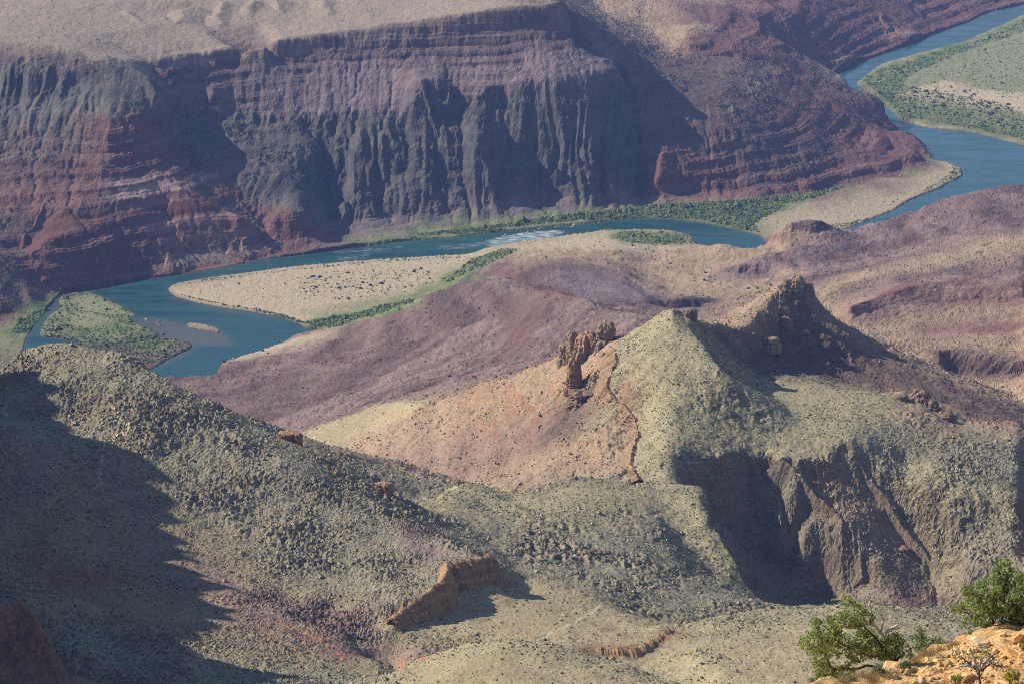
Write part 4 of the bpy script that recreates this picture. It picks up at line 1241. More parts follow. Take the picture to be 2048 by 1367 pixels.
def sphere_mesh(sub, jit, seed, squash=(1, 1, 1), blocky=0.0):
    """small rough lump: verts, faces"""
    t = (1 + 5 ** 0.5) / 2
    v = [(-1, t, 0), (1, t, 0), (-1, -t, 0), (1, -t, 0), (0, -1, t), (0, 1, t), (0, -1, -t), (0, 1, -t), (t, 0, -1), (t, 0, 1), (-t, 0, -1), (-t, 0, 1)]
    f = [(0, 11, 5), (0, 5, 1), (0, 1, 7), (0, 7, 10), (0, 10, 11), (1, 5, 9), (5, 11, 4), (11, 10, 2), (10, 7, 6), (7, 1, 8), (3, 9, 4), (3, 4, 2), (3, 2, 6), (3, 6, 8), (3, 8, 9), (4, 9, 5), (2, 4, 11), (6, 2, 10), (8, 6, 7), (9, 8, 1)]
    v = [np.array(p) / np.linalg.norm(p) for p in v]
    for _ in range(sub):
        cache, nf = {}, []

        def mid(a, b):
            k = (min(a, b), max(a, b))
            if k not in cache:
                m = v[a] + v[b]
                v.append(m / np.linalg.norm(m))
                cache[k] = len(v) - 1
            return cache[k]
        for a, b, c in f:
            ab, bc, ca = mid(a, b), mid(b, c), mid(c, a)
            nf += [(a, ab, ca), (b, bc, ab), (c, ca, bc), (ab, bc, ca)]
        f = nf
    rs = np.random.RandomState(seed)
    v = np.array(v)
    if blocky:
        for _ in range(9):
            n = rs.normal(size=3)
            n /= np.linalg.norm(n)
            k = 0.62 + 0.2 * rs.rand()
            dd = v @ n
            v = v - np.outer(np.maximum(0, dd - k), n) * blocky
    v = v * (1 + jit * rs.uniform(-1, 1, (len(v), 1))) + jit * 0.3 * rs.uniform(-1, 1, v.shape)
    return v * np.array(squash), np.array(f)


def attr_material(name, rough=0.9, trans=0.0):
    m, nt, b = mat(name, rough, 0.1)
    at = node(nt, 'ShaderNodeAttribute', attribute_name='Col')
    geo = node(nt, 'ShaderNodeNewGeometry')
    n1 = node(nt, 'ShaderNodeTexNoise', Scale=1.3, Detail=3.0)
    nt.links.new(geo.outputs['Position'], n1.inputs['Vector'])
    r = node(nt, 'ShaderNodeMapRange')
    r.inputs[1].default_value, r.inputs[2].default_value = 0.3, 0.7
    r.inputs[3].default_value, r.inputs[4].default_value = 0.7, 1.3
    nt.links.new(n1.outputs[0], r.inputs[0])
    mul = node(nt, 'ShaderNodeVectorMath', operation='SCALE')
    nt.links.new(at.outputs['Color'], mul.inputs[0])
    nt.links.new(r.outputs[0], mul.inputs['Scale'])
    nt.links.new(mul.outputs[0], b.inputs['Base Color'])
    return m


BITS_MAT = attr_material('loose_cover')


def scatter_mesh(name, pos, size, shapes, cols, flat=0.8, sink=0.25):
    """many small lumps joined into one mesh of stuff"""
    V, F, C, base = [], [], [], 0
    n = len(pos)
    pick = RS.randint(0, len(shapes), n)
    ang = RS.rand(n) * 2 * np.pi
    for k, (sv_, sf_) in enumerate(shapes):
        ids = np.where(pick == k)[0]
        if not len(ids):
            continue
        a = ang[ids]
        s = size[ids]
        sq = flat * RS.uniform(0.8, 1.2, len(ids))
        x = sv_[None, :, 0] * np.cos(a)[:, None] - sv_[None, :, 1] * np.sin(a)[:, None]
        y = sv_[None, :, 0] * np.sin(a)[:, None] + sv_[None, :, 1] * np.cos(a)[:, None]
        z = np.broadcast_to(sv_[None, :, 2], x.shape) * sq[:, None]
        p = np.stack([x, y, z], -1) * s[:, None, None] + pos[ids][:, None, :]
        p[..., 2] += (s * sq * (1 - 2 * sink))[:, None] * 0.5
        nv = sv_.shape[0]
        V.append(p.reshape(-1, 3))
        F.append((sf_[None] + (np.arange(len(ids)) * nv)[:, None, None]).reshape(-1, 3) + base)
        C.append(np.repeat(cols[ids], nv, 0))
        base += len(ids) * nv
    return mesh_object(name, np.concatenate(V), np.concatenate(F), BITS_MAT, smooth=False, colors=np.concatenate(C))


# ---- candidate positions, weighted by ground area and by how thickly each ground is covered
e1 = np.stack([X[:, 1:] - X[:, :-1], Y[:, 1:] - Y[:, :-1]], -1)[:-1]
e2 = np.stack([X[1:] - X[:-1], Y[1:] - Y[:-1]], -1)[:, :-1]
AREA = np.abs(e1[..., 0] * e2[..., 1] - e1[..., 1] * e2[..., 0])
ROWP = row_of((H - Z) / Y)
_yu = (683.5 - ROWP) / FOC
COLP = ug * FOC * (math.cos(PITCH) + _yu * math.sin(PITCH)) + 1024
SEEN = (ROWP <= np.minimum.accumulate(ROWP, 0) + 4) & (COLP > -60) & (COLP < 2110) & (ROWP > -30) & (ROWP < 1400)
DENS = sample(np.ascontiguousarray(CHN[..., 14:16]), ug, vg)
dry = (Z > 0.6)
WET = lookup(CARVED[0], X, Y) * 0.35 + lookup(CARVED[1], X, Y)
clump = np.clip(1 - 0.9 * WET, 0.7, 4) * np.clip(0.7 + 1.2 * noise(X / 70, Y / 90, 111) + 0.7 * noise(X / 24, Y / 30, 113), 0.05, 2)


def pick_cells(w, n, rs):
    w = w.ravel().astype(np.float64)
    cum = np.cumsum(w)
    k = np.searchsorted(cum, rs.rand(n) * cum[-1])
    i, j = np.unravel_index(k, AREA.shape)
    a, b = rs.rand(n), rs.rand(n)
    u = ug[i, j] * (1 - a) + ug[i, j + 1] * a
    v = vg[i, j] * (1 - b) + vg[i + 1, j] * b
    x, y, z, _ = terrain(u, v)
    return np.stack([x, y, z], -1)


SMALL = [sphere_mesh(0, 0.22, k) for k in range(5)]
OCTA = []
for k in range(5):
    rs_ = np.random.RandomState(k + 40)
    ov = np.array([(1, 0, 0), (0, 1, 0), (-1, 0, 0), (0, -1, 0), (0, 0, 1), (0, 0, -1)], float) * rs_.uniform(0.7, 1.25, (6, 1)) + rs_.uniform(-.2, .2, (6, 3))
    OCTA.append((ov, np.array([(0, 1, 4), (1, 2, 4), (2, 3, 4), (3, 0, 4), (1, 0, 5), (2, 1, 5), (3, 2, 5), (0, 3, 5)])))
STONES = [sphere_mesh(0, 0.16, k + 20, blocky=0.9) for k in range(5)]
BIG_SHRUBS = [sphere_mesh(2, 0.20, k + 60, (1, 1, 0.8)) for k in range(5)]
BIG_STONES = [sphere_mesh(2, 0.05, k + 80, (1, 0.85, 0.75), blocky=1.0) for k in range(6)]


def lump_meshes(name, shapes, material):
    out = []
    for v, f in shapes:
        o = mesh_object(name, v, f, material, smooth=False)
        out.append(o.data)
        bpy.data.objects.remove(o)
    return out


SHRUB_DARK = plain('shrub_leaf', (0.050, 0.068, 0.034), 0.45, 1.5)
SHRUB_GREY = plain('sage_leaf', (0.115, 0.120, 0.070), 0.4, 1.5)
STONE_TAN = plain('tan_stone', (0.26, 0.19, 0.125), 0.3, 0.8)
STONE_GREY = plain('grey_stone', (0.20, 0.165, 0.115), 0.3, 0.8)
STONE_PALE = plain('pale_stone', (0.36, 0.30, 0.23), 0.2, 0.5)


def put(name, me, loc, size, rz, label, cat, group, tilt=0.0):
    o = bpy.data.objects.new(name, me)
    o.location = loc
    o.scale = size if hasattr(size, '__len__') else (size, size, size)
    o.rotation_euler = (tilt * random.uniform(-1, 1), tilt * random.uniform(-1, 1), rz)
    coll.objects.link(o)
    return tag(o, label, cat, group)


rs = np.random.RandomState(11)
seenf = SEEN[:-1, :-1] & dry[:-1, :-1]
# desert shrubs: the largest single, the rest as cover
NS = 60000
w = AREA * DENS[:-1, :-1, 0] * clump[:-1, :-1] * seenf
w *= np.where(Y[:-1, :-1] > 3600, 0.16, 1.0)
P = pick_cells(w, NS, rs)
size = 0.58 * np.exp(rs.normal(0, 0.42, NS)) * np.where(P[:, 1] > 3600, 1.9, 1.0)
tone = rs.rand(NS, 1)
cols = np.array([0.045, 0.055, 0.032]) * (1 - tone) + np.array([0.090, 0.092, 0.052]) * tone
cols *= rs.uniform(0.75, 1.2, (NS, 1))
app = size / P[:, 1]
o = scatter_mesh('desert_shrubbery', P, size, OCTA, cols, 0.8)
tag(o, 'dark desert scrub dotted over all the slopes', None, None, 'stuff')

# loose stones
NB = 18000
w = np.where(Y[:-1, :-1] > 3600, 0.12, 1.0) * AREA * DENS[:-1, :-1, 1] * np.clip(0.4 + 2.2 * noise(X / 60, Y / 60, 65), 0.02, 2)[:-1, :-1] * seenf
P = pick_cells(w, NB, rs)
size = 0.6 * (1 - rs.rand(NB)) ** -0.40
size = np.minimum(size, 3.2) * np.where(P[:, 1] > 3600, 1.7, 1.0)
u_, v_ = P[:, 0] / P[:, 1], np.log(P[:, 1])
cch = sample(CHN, u_, v_)
cols = (0.55 * cch[:, 0:3] + 0.45 * cch[:, 6:9]) * rs.uniform(0.85, 1.5, (NB, 1))
o = scatter_mesh('hillside_rubble', P, size, OCTA, cols, 0.8)
tag(o, 'loose stones lying over the hillsides', None, None, 'stuff')

# riverside thickets
THICKETS = [
    (3600, 2.4, "122,592 150,586 178,585 222,603 272,630 258,637 275,648 318,670 376,684 386,690 355,708 330,722 200,735 80,672 84,650 120,618", "150,594 178,590 215,606 245,624 238,630 205,628 160,622 140,606|140,632 170,626 205,632 232,646 218,655 180,658 140,650"),
    (500, 2.6, "20,668 36,640 70,625 100,603 108,600 96,618 70,645 55,668", ""),
    (6000, 3.0, "830,470 900,462 960,455 1090,436 1200,424 1290,412 1420,404 1530,398 1600,386 1690,374 1640,392 1570,410 1550,425 1505,448 1520,466 1480,458 1400,440 1290,432 1100,446 960,464 900,470", ""),
    (900, 2.4, "1215,474 1240,464 1290,463 1340,465 1380,472 1388,488 1330,492 1260,488", ""),
    (2000, 2.6, "620,652 600,645 700,630 760,614 820,598 850,606 800,624 720,644 660,656", ""),
    (900, 2.4, "940,520 1000,500 1040,498 980,528 930,548 900,566 880,564", ""),
    (800, 1.7, "560,560 640,548 760,535 860,540 900,556 820,585 700,600 600,600", ""),
    (350, 2.0, "340,572 420,558 560,542 700,527 860,515 930,514 930,517 760,526 520,549 400,566", ""),
    (450, 2.0, "350,588 450,610 560,628 610,646 600,648 500,620 400,602", ""),
    (450, 2.0, "600,508 680,492 740,486 800,478 830,474 830,479 760,486 690,494 600,513 480,526", ""),
    (2600, 3.0, "1722,160 1760,140 1850,112 1960,80 2060,35 2060,60 1990,85 1900,115 1820,150 1790,190 1780,210", ""),
    (4200, 2.8, "1760,190 1800,170 1900,190 1990,205 2060,230 2060,285 2000,270 1900,250 1800,234", ""),
    (2200, 2.2, "1740,170 1850,130 2060,70 2060,200 1900,190 1800,200", ""),
    (500, 2.0, "1840,385 1880,372 1925,350 1922,336 1900,326 1905,345 1870,366", ""),
    (250, 2.0, "1640,450 1690,448 1740,436 1730,442 1690,456", ""),
]


def px_inside(txt, n, rs):
    poly = [tuple(float(q) for q in s.split(',')) for s in txt.split()]
    xs, ys = [p[0] for p in poly], [p[1] for p in poly]
    out = np.zeros((0, 2))
    while len(out) < n:
        c = np.stack([rs.uniform(min(xs), max(xs), n * 3), rs.uniform(min(ys), max(ys), n * 3)], -1)
        out = np.vstack([out, c[inside(poly, c[:, 0], c[:, 1])]])
    return out[:n]


pts, sz = [], []
for n, s, t, holes in THICKETS:
    q = px_inside(t, n, rs)
    for hh in holes.split('|') if holes else ():
        hp = [tuple(float(g) for g in e.split(',')) for e in hh.split()]
        q = q[~(inside(hp, q[:, 0], q[:, 1]) & (rs.rand(len(q)) < 0.88))]
    for a, b in q:
        p = spot(a, b)
        if p[2] > 0.3 and p[2] < 60:
            pts.append(p)
            sz.append(s * 0.62 * math.exp(rs.normal(-0.05, 0.52)))
P, size = np.array(pts), np.array(sz)
tone = np.clip(rs.rand(len(P), 1) * 0.7 + 0.6 * noise(P[:, 0] / 60, P[:, 1] / 90, 131)[:, None], 0, 1)
cols = np.array([0.050, 0.085, 0.030]) * (1 - tone) + np.array([0.125, 0.150, 0.055]) * tone
o = scatter_mesh('riverside_shrubbery', P, size, OCTA, cols, 0.85)
tag(o, 'green thickets of tamarisk like brush along the river banks', None, None, 'stuff')

# ---- single shrubs that stand out
def describe(items, what, where):
    xs, ys = np.array([i[0] for i in items]), np.array([i[1] for i in items])
    ss = np.array([i[2] for i in items])
    lo, hi = np.quantile(ss, (0.33, 0.67))
    for a, b, s, o in items:
        row = 'near' if b > np.quantile(ys, 0.66) else 'far' if b < np.quantile(ys, 0.33) else 'middle'
        side = 'left' if a < np.quantile(xs, 0.33) else 'right' if a > np.quantile(xs, 0.67) else 'central'
        size = 'small' if s < lo else 'large' if s > hi else 'mid-sized'
        o['label'] = f'{size} {what}, {row} {side} part of {where}'
    done = set()
    for word, k in (('largest', ss.argmax()), ('leftmost', xs.argmin()), ('rightmost', xs.argmax()), ('farthest', ys.argmin()), ('nearest', ys.argmax()), ('smallest', ss.argmin())):
        if k not in done:
            items[k][3]['label'] = f'{word} {what} on {where}'
            done.add(k)


def singles(name, meshes, n, area, smin, smax, what, where, cat, group, rs, squash=0.85, sink=0.1):
    """shrubs or boulders one by one; each is described by its size and its place in the patch it belongs to"""
    items = []
    for a, b in px_inside(area, n, rs):
        p = spot(a, b)
        if p[2] < 0.4:
            continue
        s = 0.55 * smin * (smax / smin) ** (rs.rand() ** 1.6) * p[1] / FOC        # photo pixels -> metres
        sx = s * rs.uniform(0.85, 1.2)
        o = put(name, meshes[rs.randint(len(meshes))], (p[0], p[1], p[2] + s * (0.5 * squash - sink)), (sx, s * rs.uniform(0.85, 1.2), s * squash), rs.rand() * 6.28, what, cat, group)
        items.append((a, b, s, o))
    describe(items, what, where)


SD = lump_meshes('shrub', BIG_SHRUBS, SHRUB_DARK)
ST = lump_meshes('boulder', BIG_STONES, STONE_TAN)
SG = lump_meshes('boulder', BIG_STONES, STONE_GREY)
SP = lump_meshes('boulder', BIG_STONES, STONE_PALE)
singles('shrub', SD, 46, "560,565 640,552 760,540 850,545 890,556 820,580 700,592 600,590", 2.5, 7, 'dark green shrub', 'the pale gravel delta', 'shrub', 'shrubs on the gravel delta', rs)
singles('shrub', SD, 40, "620,650 700,630 770,608 830,598 830,612 760,634 680,650", 3, 8, 'dark green bush', 'the thicket along the near delta edge', 'bush', 'bushes along the near edge of the delta', rs)
singles('shrub', SD, 60, "1760,190 1850,180 1960,190 2050,215 2050,270 1950,250 1820,232", 3, 9, 'dark bush', 'the sandy flat beside the upper river', 'bush', 'bushes on the upper river flat', rs)
singles('shrub', SD, 30, "1220,500 1290,520 1400,570 1540,600 1560,575 1450,560 1350,520 1300,500", 2.5, 6, 'dark shrub', 'the dry wash behind the peak', 'shrub', 'shrubs along the dry wash', rs)
singles('shrub', SD, 60, "1010,1190 1100,1180 1320,1240 1330,1250 1200,1285 1080,1270 1000,1240", 2.2, 4.5, 'round shrub', 'the bare tan basin', 'shrub', 'shrubs on the tan basin', rs)
singles('shrub', SD, 22, "440,1130 560,1190 700,1240 860,1290 880,1310 700,1290 560,1230", 4, 9, 'dark bush', 'the red wash under the rubble hillside', 'bush', 'bushes in the wash under the rubble hillside', rs)
singles('shrub', SD, 20, "790,1255 900,1230 980,1180 1020,1230 980,1280 900,1275", 2.5, 6, 'dark shrub', 'the ground under the gold cliff', 'shrub', 'shrubs at the foot of the orange cliff', rs)
singles('shrub', SD, 12, "480,930 700,1010 830,1070 850,1100 700,1060 500,980", 3, 6, 'green shrub', 'the stony rubble hillside', 'shrub', 'shrubs on the rubble hillside', rs)
# ---- single boulders
singles('boulder', ST, 70, "700,900 860,860 1000,800 1120,760 1160,800 1100,900 1000,960 860,970 740,960", 2.2, 6.5, 'orange tan boulder', 'the talus below the towers', 'boulder', 'boulders on the orange talus', rs, 0.8, 0.15)
singles('boulder', SG, 80, "330,960 480,900 640,960 780,1010 860,1090 800,1190 640,1150 480,1060", 2.5, 7, 'grey weathered boulder', 'the rubble hillside', 'boulder', 'boulders on the rubble hillside', rs, 0.8, 0.15)
singles('boulder', SG, 45, "1000,1040 1100,1050 1300,1130 1460,1190 1400,1210 1200,1160 1050,1110", 2.2, 5, 'grey boulder', 'the rubble field behind the basin', 'boulder', 'boulders in the rubble field', rs, 0.8, 0.15)
singles('boulder', ST, 50, "1820,800 1900,850 2040,870 2040,940 1900,920 1780,870", 2.5, 7, 'brown boulder', 'the crags at the ridge end', 'boulder', 'boulders among the crags', rs, 0.8, 0.15)
singles('boulder', SP, 26, "560,1225 640,1262 760,1290 840,1300 800,1312 660,1285", 2, 4.5, 'pale pink stone', 'the red soil strip', 'boulder', 'stones on the red soil strip', rs, 0.8, 0.15)
singles('boulder', SP, 20, "1210,20 1330,10 1380,40 1330,100 1260,80", 2.5, 6, 'pale stone block', 'the far tan slope', 'boulder', 'blocks on the far tan slope', rs, 0.8, 0.15)
rapid_rocks = []
for a, b in px_inside("985,468 1080,452 1120,450 1240,440 1250,444 1130,458 1080,462 1010,476", 24, rs):
    u, tan = ray(a, b)
    d = H / tan
    s = rs.uniform(1.6, 3.6)
    rapid_rocks.append((a, b, s, put('boulder', SP[rs.randint(6)], (u * d, d, 0.3), (s * 1.3, s, s * 0.7), rs.rand() * 6, 'pale rock', 'rock', 'rocks in the rapid')))
describe(rapid_rocks, 'pale wet rock', 'the white water of the rapid')


# ------------------------------------------------------------------ rock towers and crags
def crag(name, px, base, top, wide, d, material, label, cat='rock', group=None, seed=0, depth=0.9, layers=9, taper=0.75, sides=11):
    """stack of weathered beds: every bed juts or is recessed a little"""
    r = np.random.RandomState(seed)
    u, tan = ray(px, base)
    xc, yc, zb = u * d, d, H - tan * d
    h = (ray(px, top)[1] - tan) * -d
    w = wide * d / FOC / 2
    ns, nz = 44, 40
    th = np.linspace(0, 2 * np.pi, ns, endpoint=False)
    zz = np.linspace(0, 1, nz)
    TH, ZZ = np.meshgrid(th, zz)
    cx, cy = np.cos(TH), np.sin(TH)
    k = seed * 3.7
    joint = 1 + 0.30 * noise(cx * 1.3 + k, cy * 1.3 + k, 301) + 0.22 * np.abs(noise(cx * 3.1 + k, cy * 3.1, 303)) * 2
    edges = np.sort(r.rand(layers))
    idx = np.searchsorted(edges, np.clip(ZZ + 0.05 * noise(cx * 2 + k, cy * 2 + k, 309), 0, 1))
    beds = r.uniform(0.86, 1.10, layers + 1)[idx]
    rad = joint * beds * (1 - (1 - taper) * ZZ ** 1.3)
    rad *= 1 + 0.16 * noise(cx * 4 + k, ZZ * 6 + cy * 4, 305) + 0.10 * noise(cx * 9 + k, ZZ * 14 + cy * 9, 307)
    crown_ = np.clip((ZZ - 0.86) / 0.14, 0, 1)
    rad *= 1 - 0.38 * crown_ ** 2
    topz = 1 + 0.16 * noise(cx * 1.4 + k, cy * 1.4 + 3, 311)
    z3 = np.where(ZZ > 0, ZZ * topz * h, -7.0)
    V = np.stack([cx * rad * w, cy * rad * w * depth, z3], -1).reshape(-1, 3)
    V = np.vstack([V, [[0, 0, h * 1.0]]])
    gid = np.arange(ns * nz).reshape(nz, ns)
    nx = np.roll(gid, -1, 1)
    F = np.concatenate([np.stack([gid[:-1], nx[:-1], nx[1:]], -1).reshape(-1, 3), np.stack([gid[:-1], nx[1:], gid[1:]], -1).reshape(-1, 3),
                        np.stack([gid[-1], nx[-1], np.full(ns, ns * nz)], -1)])
    o = mesh_object(name, V, F, material, smooth=False)
    o.location = (xc, yc, zb)
    return tag(o, label, cat, group)


ROCK_RED = plain('red_rock', (0.235, 0.135, 0.080), 0.35, 0.35)
ROCK_TAN = plain('tan_rock', (0.215, 0.155, 0.095), 0.35, 0.35)
ROCK_BROWN = plain('brown_rock', (0.165, 0.110, 0.075), 0.35, 0.35)
ROCK_GOLD = plain('gold_rock', (0.24, 0.145, 0.075), 0.35, 0.35)
TOWERS = 'rock_tower'
crag(TOWERS, 1211, 690, 646, 42, 2945, ROCK_TAN, 'round topped rock tower highest on the talus crest beside the olive ridge', 'rock tower', seed=1, layers=8, taper=0.78)
crag(TOWERS, 1174, 742, 668, 56, 2952, ROCK_RED, 'broad reddish rock tower in the middle of the crest cluster', 'rock tower', seed=2, layers=11, taper=0.72)
crag(TOWERS, 1144, 716, 664, 28, 2972, ROCK_TAN, 'slim rock tower just left of the broad reddish tower', 'rock tower', seed=3, layers=8, taper=0.65)
crag(TOWERS, 1128, 722, 688, 28, 2982, ROCK_TAN, 'short rock tower at the left end of the crest cluster', 'rock tower', seed=4, layers=6, taper=0.6)
crag(TOWERS, 1148, 778, 716, 36, 2882, ROCK_RED, 'red rock fin standing lower on the talus below the tower cluster', 'rock tower', seed=5, taper=0.55, layers=11)
crag(TOWERS, 1203, 732, 684, 36, 2930, ROCK_TAN, 'rock buttress right below the round topped tower', 'rock tower', seed=6, layers=9, taper=0.6)
crag(TOWERS, 1226, 738, 694, 34, 2910, ROCK_TAN, 'stepped rock stump at the right end of the crest cluster', 'rock tower', seed=7, layers=8, taper=0.6)
crag(TOWERS, 1165, 812, 780, 60, 2858, ROCK_BROWN, 'dark purple rock band on the talus under the red fin', 'rock tower', seed=27, layers=5, taper=0.8)
crag(TOWERS, 1158, 740, 702, 46, 2942, ROCK_TAN, 'broken tan buttress under the left side of the tower cluster', 'rock tower', seed=41, layers=8, taper=0.5)
crag(TOWERS, 1190, 734, 678, 34, 2942, ROCK_TAN, 'jagged tan rib between the broad tower and the round topped one', 'rock tower', seed=42, layers=9, taper=0.5)
crag(TOWERS, 1214, 752, 706, 50, 2900, ROCK_TAN, 'wide tan crag stepping down under the round topped tower', 'rock tower', seed=43, layers=8, taper=0.5)
crag(TOWERS, 1192, 780, 742, 44, 2872, ROCK_TAN, 'low tan crag right of the red fin on the talus', 'rock tower', seed=44, layers=7, taper=0.5)
crag(TOWERS, 1216, 800, 772, 38, 2838, ROCK_TAN, 'small tan crag at the top of the ragged cliff edge', 'rock tower', seed=45, layers=6, taper=0.5)
crag('rock_outcrop', 1592, 590, 553, 36, 3192, ROCK_TAN, 'blocky rock cap crowning the dark pointed peak', 'outcrop', seed=8, layers=8, taper=0.62)
crag('rock_outcrop', 1573, 596, 561, 24, 3180, ROCK_TAN, 'left hand top block of the dark pointed peak', 'outcrop', seed=28, layers=8, taper=0.55)
crag('rock_outcrop', 1558, 612, 582, 26, 3158, ROCK_TAN, 'stepped crag on the left shoulder of the dark pointed peak', 'outcrop', seed=9, layers=7, taper=0.6)
crag('rock_outcrop', 1616, 596, 568, 26, 3194, ROCK_BROWN, 'dark crag forming the right shoulder of the pointed peak', 'outcrop', seed=29, layers=7, taper=0.6)
crag('rock_outcrop', 1536, 640, 600, 34, 3115, ROCK_TAN, 'lower tan crag on the left ridge of the pointed peak', 'outcrop', seed=10, layers=6, taper=0.6)
crag('rock_outcrop', 1515, 655, 622, 32, 3080, ROCK_TAN, 'lowest crag at the left foot of the pointed peak', 'outcrop', seed=30, layers=6, taper=0.6)
crag('rock_outcrop', 1570, 656, 634, 34, 3120, ROCK_BROWN, 'rock step in the middle of the pointed peak face', 'outcrop', seed=31, layers=6, taper=0.6)
crag('rock_outcrop', 1540, 692, 674, 40, 3050, ROCK_TAN, 'sunlit ledge low on the face of the pointed peak', 'outcrop', seed=32, layers=5, taper=0.7)
crag('rock_outcrop', 1382, 642, 618, 26, 2895, ROCK_BROWN, 'dark ledge just right of the olive ridge summit', 'outcrop', seed=11, layers=5, taper=0.8)
crag('rock_outcrop', 1838, 822, 780, 56, 2860, ROCK_BROWN, 'tallest brown crag at the right edge of the olive shoulder', 'outcrop', seed=12, layers=8, taper=0.5)
crag('rock_outcrop', 1866, 836, 799, 36, 2845, ROCK_BROWN, 'crag stepping down right of the tallest brown crag', 'outcrop', seed=13, layers=7, taper=0.5)
crag('rock_outcrop', 1893, 856, 826, 40, 2825, ROCK_BROWN, 'lowest of the crags stepping down from the olive shoulder', 'outcrop', seed=14, layers=6, taper=0.55)
crag('rock_outcrop', 1802, 816, 788, 34, 2850, ROCK_BROWN, 'dark crag left of the tallest brown crag on the shoulder', 'outcrop', seed=15, layers=5, taper=0.6)
crag('rock_outcrop', 1950, 900, 866, 44, 2790, ROCK_BROWN, 'brown crag among boulders near the right frame edge', 'outcrop', seed=16, layers=7, taper=0.5)
crag('rock_outcrop', 1985, 880, 852, 44, 2815, ROCK_BROWN, 'left end of the broken crag row by the right frame edge', 'outcrop', seed=33, layers=6, taper=0.55)
crag('rock_outcrop', 2022, 876, 843, 54, 2830, ROCK_BROWN, 'broken dark crag row touching the right frame edge', 'outcrop', seed=17, layers=6, taper=0.6)
crag('rock_outcrop', 1432, 880, 868, 30, 2685, ROCK_RED, 'flat pinkish ledge alone on the olive slope above the ravine', 'outcrop', seed=18, layers=3, taper=.9)
crag('rock_outcrop', 576, 878, 863, 36, 2358, ROCK_GOLD, 'low gold cliff block on the skyline of the rubble hillside', 'outcrop', seed=19, layers=4, taper=.95)
crag('rock_outcrop', 597, 888, 865, 16, 2352, ROCK_GOLD, 'shaded gold block at the right end of the skyline cliff', 'outcrop', seed=20, layers=5, taper=.95)
crag('rock_outcrop', 674, 966, 940, 18, 2302, ROCK_GOLD, 'narrow gold block lower on the rubble hillside skyline', 'outcrop', seed=21, layers=6, taper=.85)
crag('rock_outcrop', 770, 994, 964, 34, 2290, ROCK_GOLD, 'dark gold block ending the low ledge behind the rubble hillside', 'outcrop', seed=22, layers=6, taper=.92)
crag('boulder', 1085, 866, 848, 24, 2858, ROCK_BROWN, 'dark round boulder largest on the orange talus slope', 'boulder', seed=24, layers=4, taper=.6)
crag('rock_outcrop', 1798, 1124, 1092, 44, 2600, ROCK_BROWN, 'dark square crag standing in the shadowed ravine', 'outcrop', seed=25, layers=6, taper=0.8)

# ------------------------------------------------------------------ fluted cliff bands
def cliff_band(name, lip, foot, material, label, seed, col=5.0, jut=3.2, depth=5.0):
    """wall between a lip and a foot line, broken into upright columns and level beds"""
    def line(pts, n):
        P = []
        for a, b, d in pts:
            u, tan = ray(a, b)
            P.append((u * d, d, H - tan * d))
        P = np.array(P)
        L = np.concatenate([[0], np.cumsum(np.linalg.norm(np.diff(P[:, :2], axis=0), axis=1))])
        t = np.linspace(0, L[-1], n)
        return np.stack([np.interp(t, L, P[:, k]) for k in range(3)], -1), t
    n, m = 190, 34
    A, t = line(lip, n)
    B, _ = line(foot, n)
    tang = np.gradient(A[:, :2], axis=0)
    kk = np.ones(13) / 13
    tang = np.stack([np.convolve(np.pad(tang[:, k], 6, mode='edge'), kk, 'valid') for k in range(2)], -1)
    nr = np.stack([tang[:, 1], -tang[:, 0]], -1)
    nr /= np.linalg.norm(nr, axis=1, keepdims=True)
    out = B[:, :2] - A[:, :2]
    sgn = np.sign((nr * out).sum(1, keepdims=True).mean())
    nr = nr * sgn
    V = []
    rag = 3.4 * noise(t / 7.0, t * 0 + seed, 351) + 2.0 * np.abs(noise(t / 2.6, t * 0 + seed, 352))
    for k in range(m):
        f = k / (m - 1)
        z = A[:, 2] + 1.5 + rag + (B[:, 2] - 4.0 - A[:, 2] - 1.5 - rag) * f
        base = A[:, :2] * (1 - f) + B[:, :2] * f
        sharp = 0.42 - np.abs(noise(t / col, t * 0 + f * 0.5 + seed, 353)) * 1.5 + 0.4 * (0.3 - np.abs(noise(t / (col * .37), t * 0 + f + seed, 354)))
        bed_ = 0.5 * table(np.array([z.mean() / 2.1 + seed]))[0] + 0.25 * noise(t / 9, z / 1.4, 355)
        big_ = 1.6 * noise(t / 16.0, t * 0 + seed, 357)
        off = jut * (1.0 * sharp + 1.8 * bed_) + 1.0 + big_ + 2.5 * f ** 2
        off = off * min(1, 3 * f + 0.55)
        pos = base + nr * off[:, None]
        V.append(np.stack([pos[:, 0], pos[:, 1], z], -1))
    back = np.stack([A[:, 0] - nr[:, 0] * depth, A[:, 1] - nr[:, 1] * depth, A[:, 2] - 3.0], -1)
    V = [back] + V
    V = np.array(V)
    gid = np.arange((m + 1) * n).reshape(m + 1, n)
    F = np.stack([gid[:-1, :-1], gid[:-1, 1:], gid[1:, 1:], gid[1:, :-1]], -1).reshape(-1, 4)
    o = mesh_object(name, V.reshape(-1, 3), F, material, smooth=False)
    return tag(o, label, None, None, 'structure')


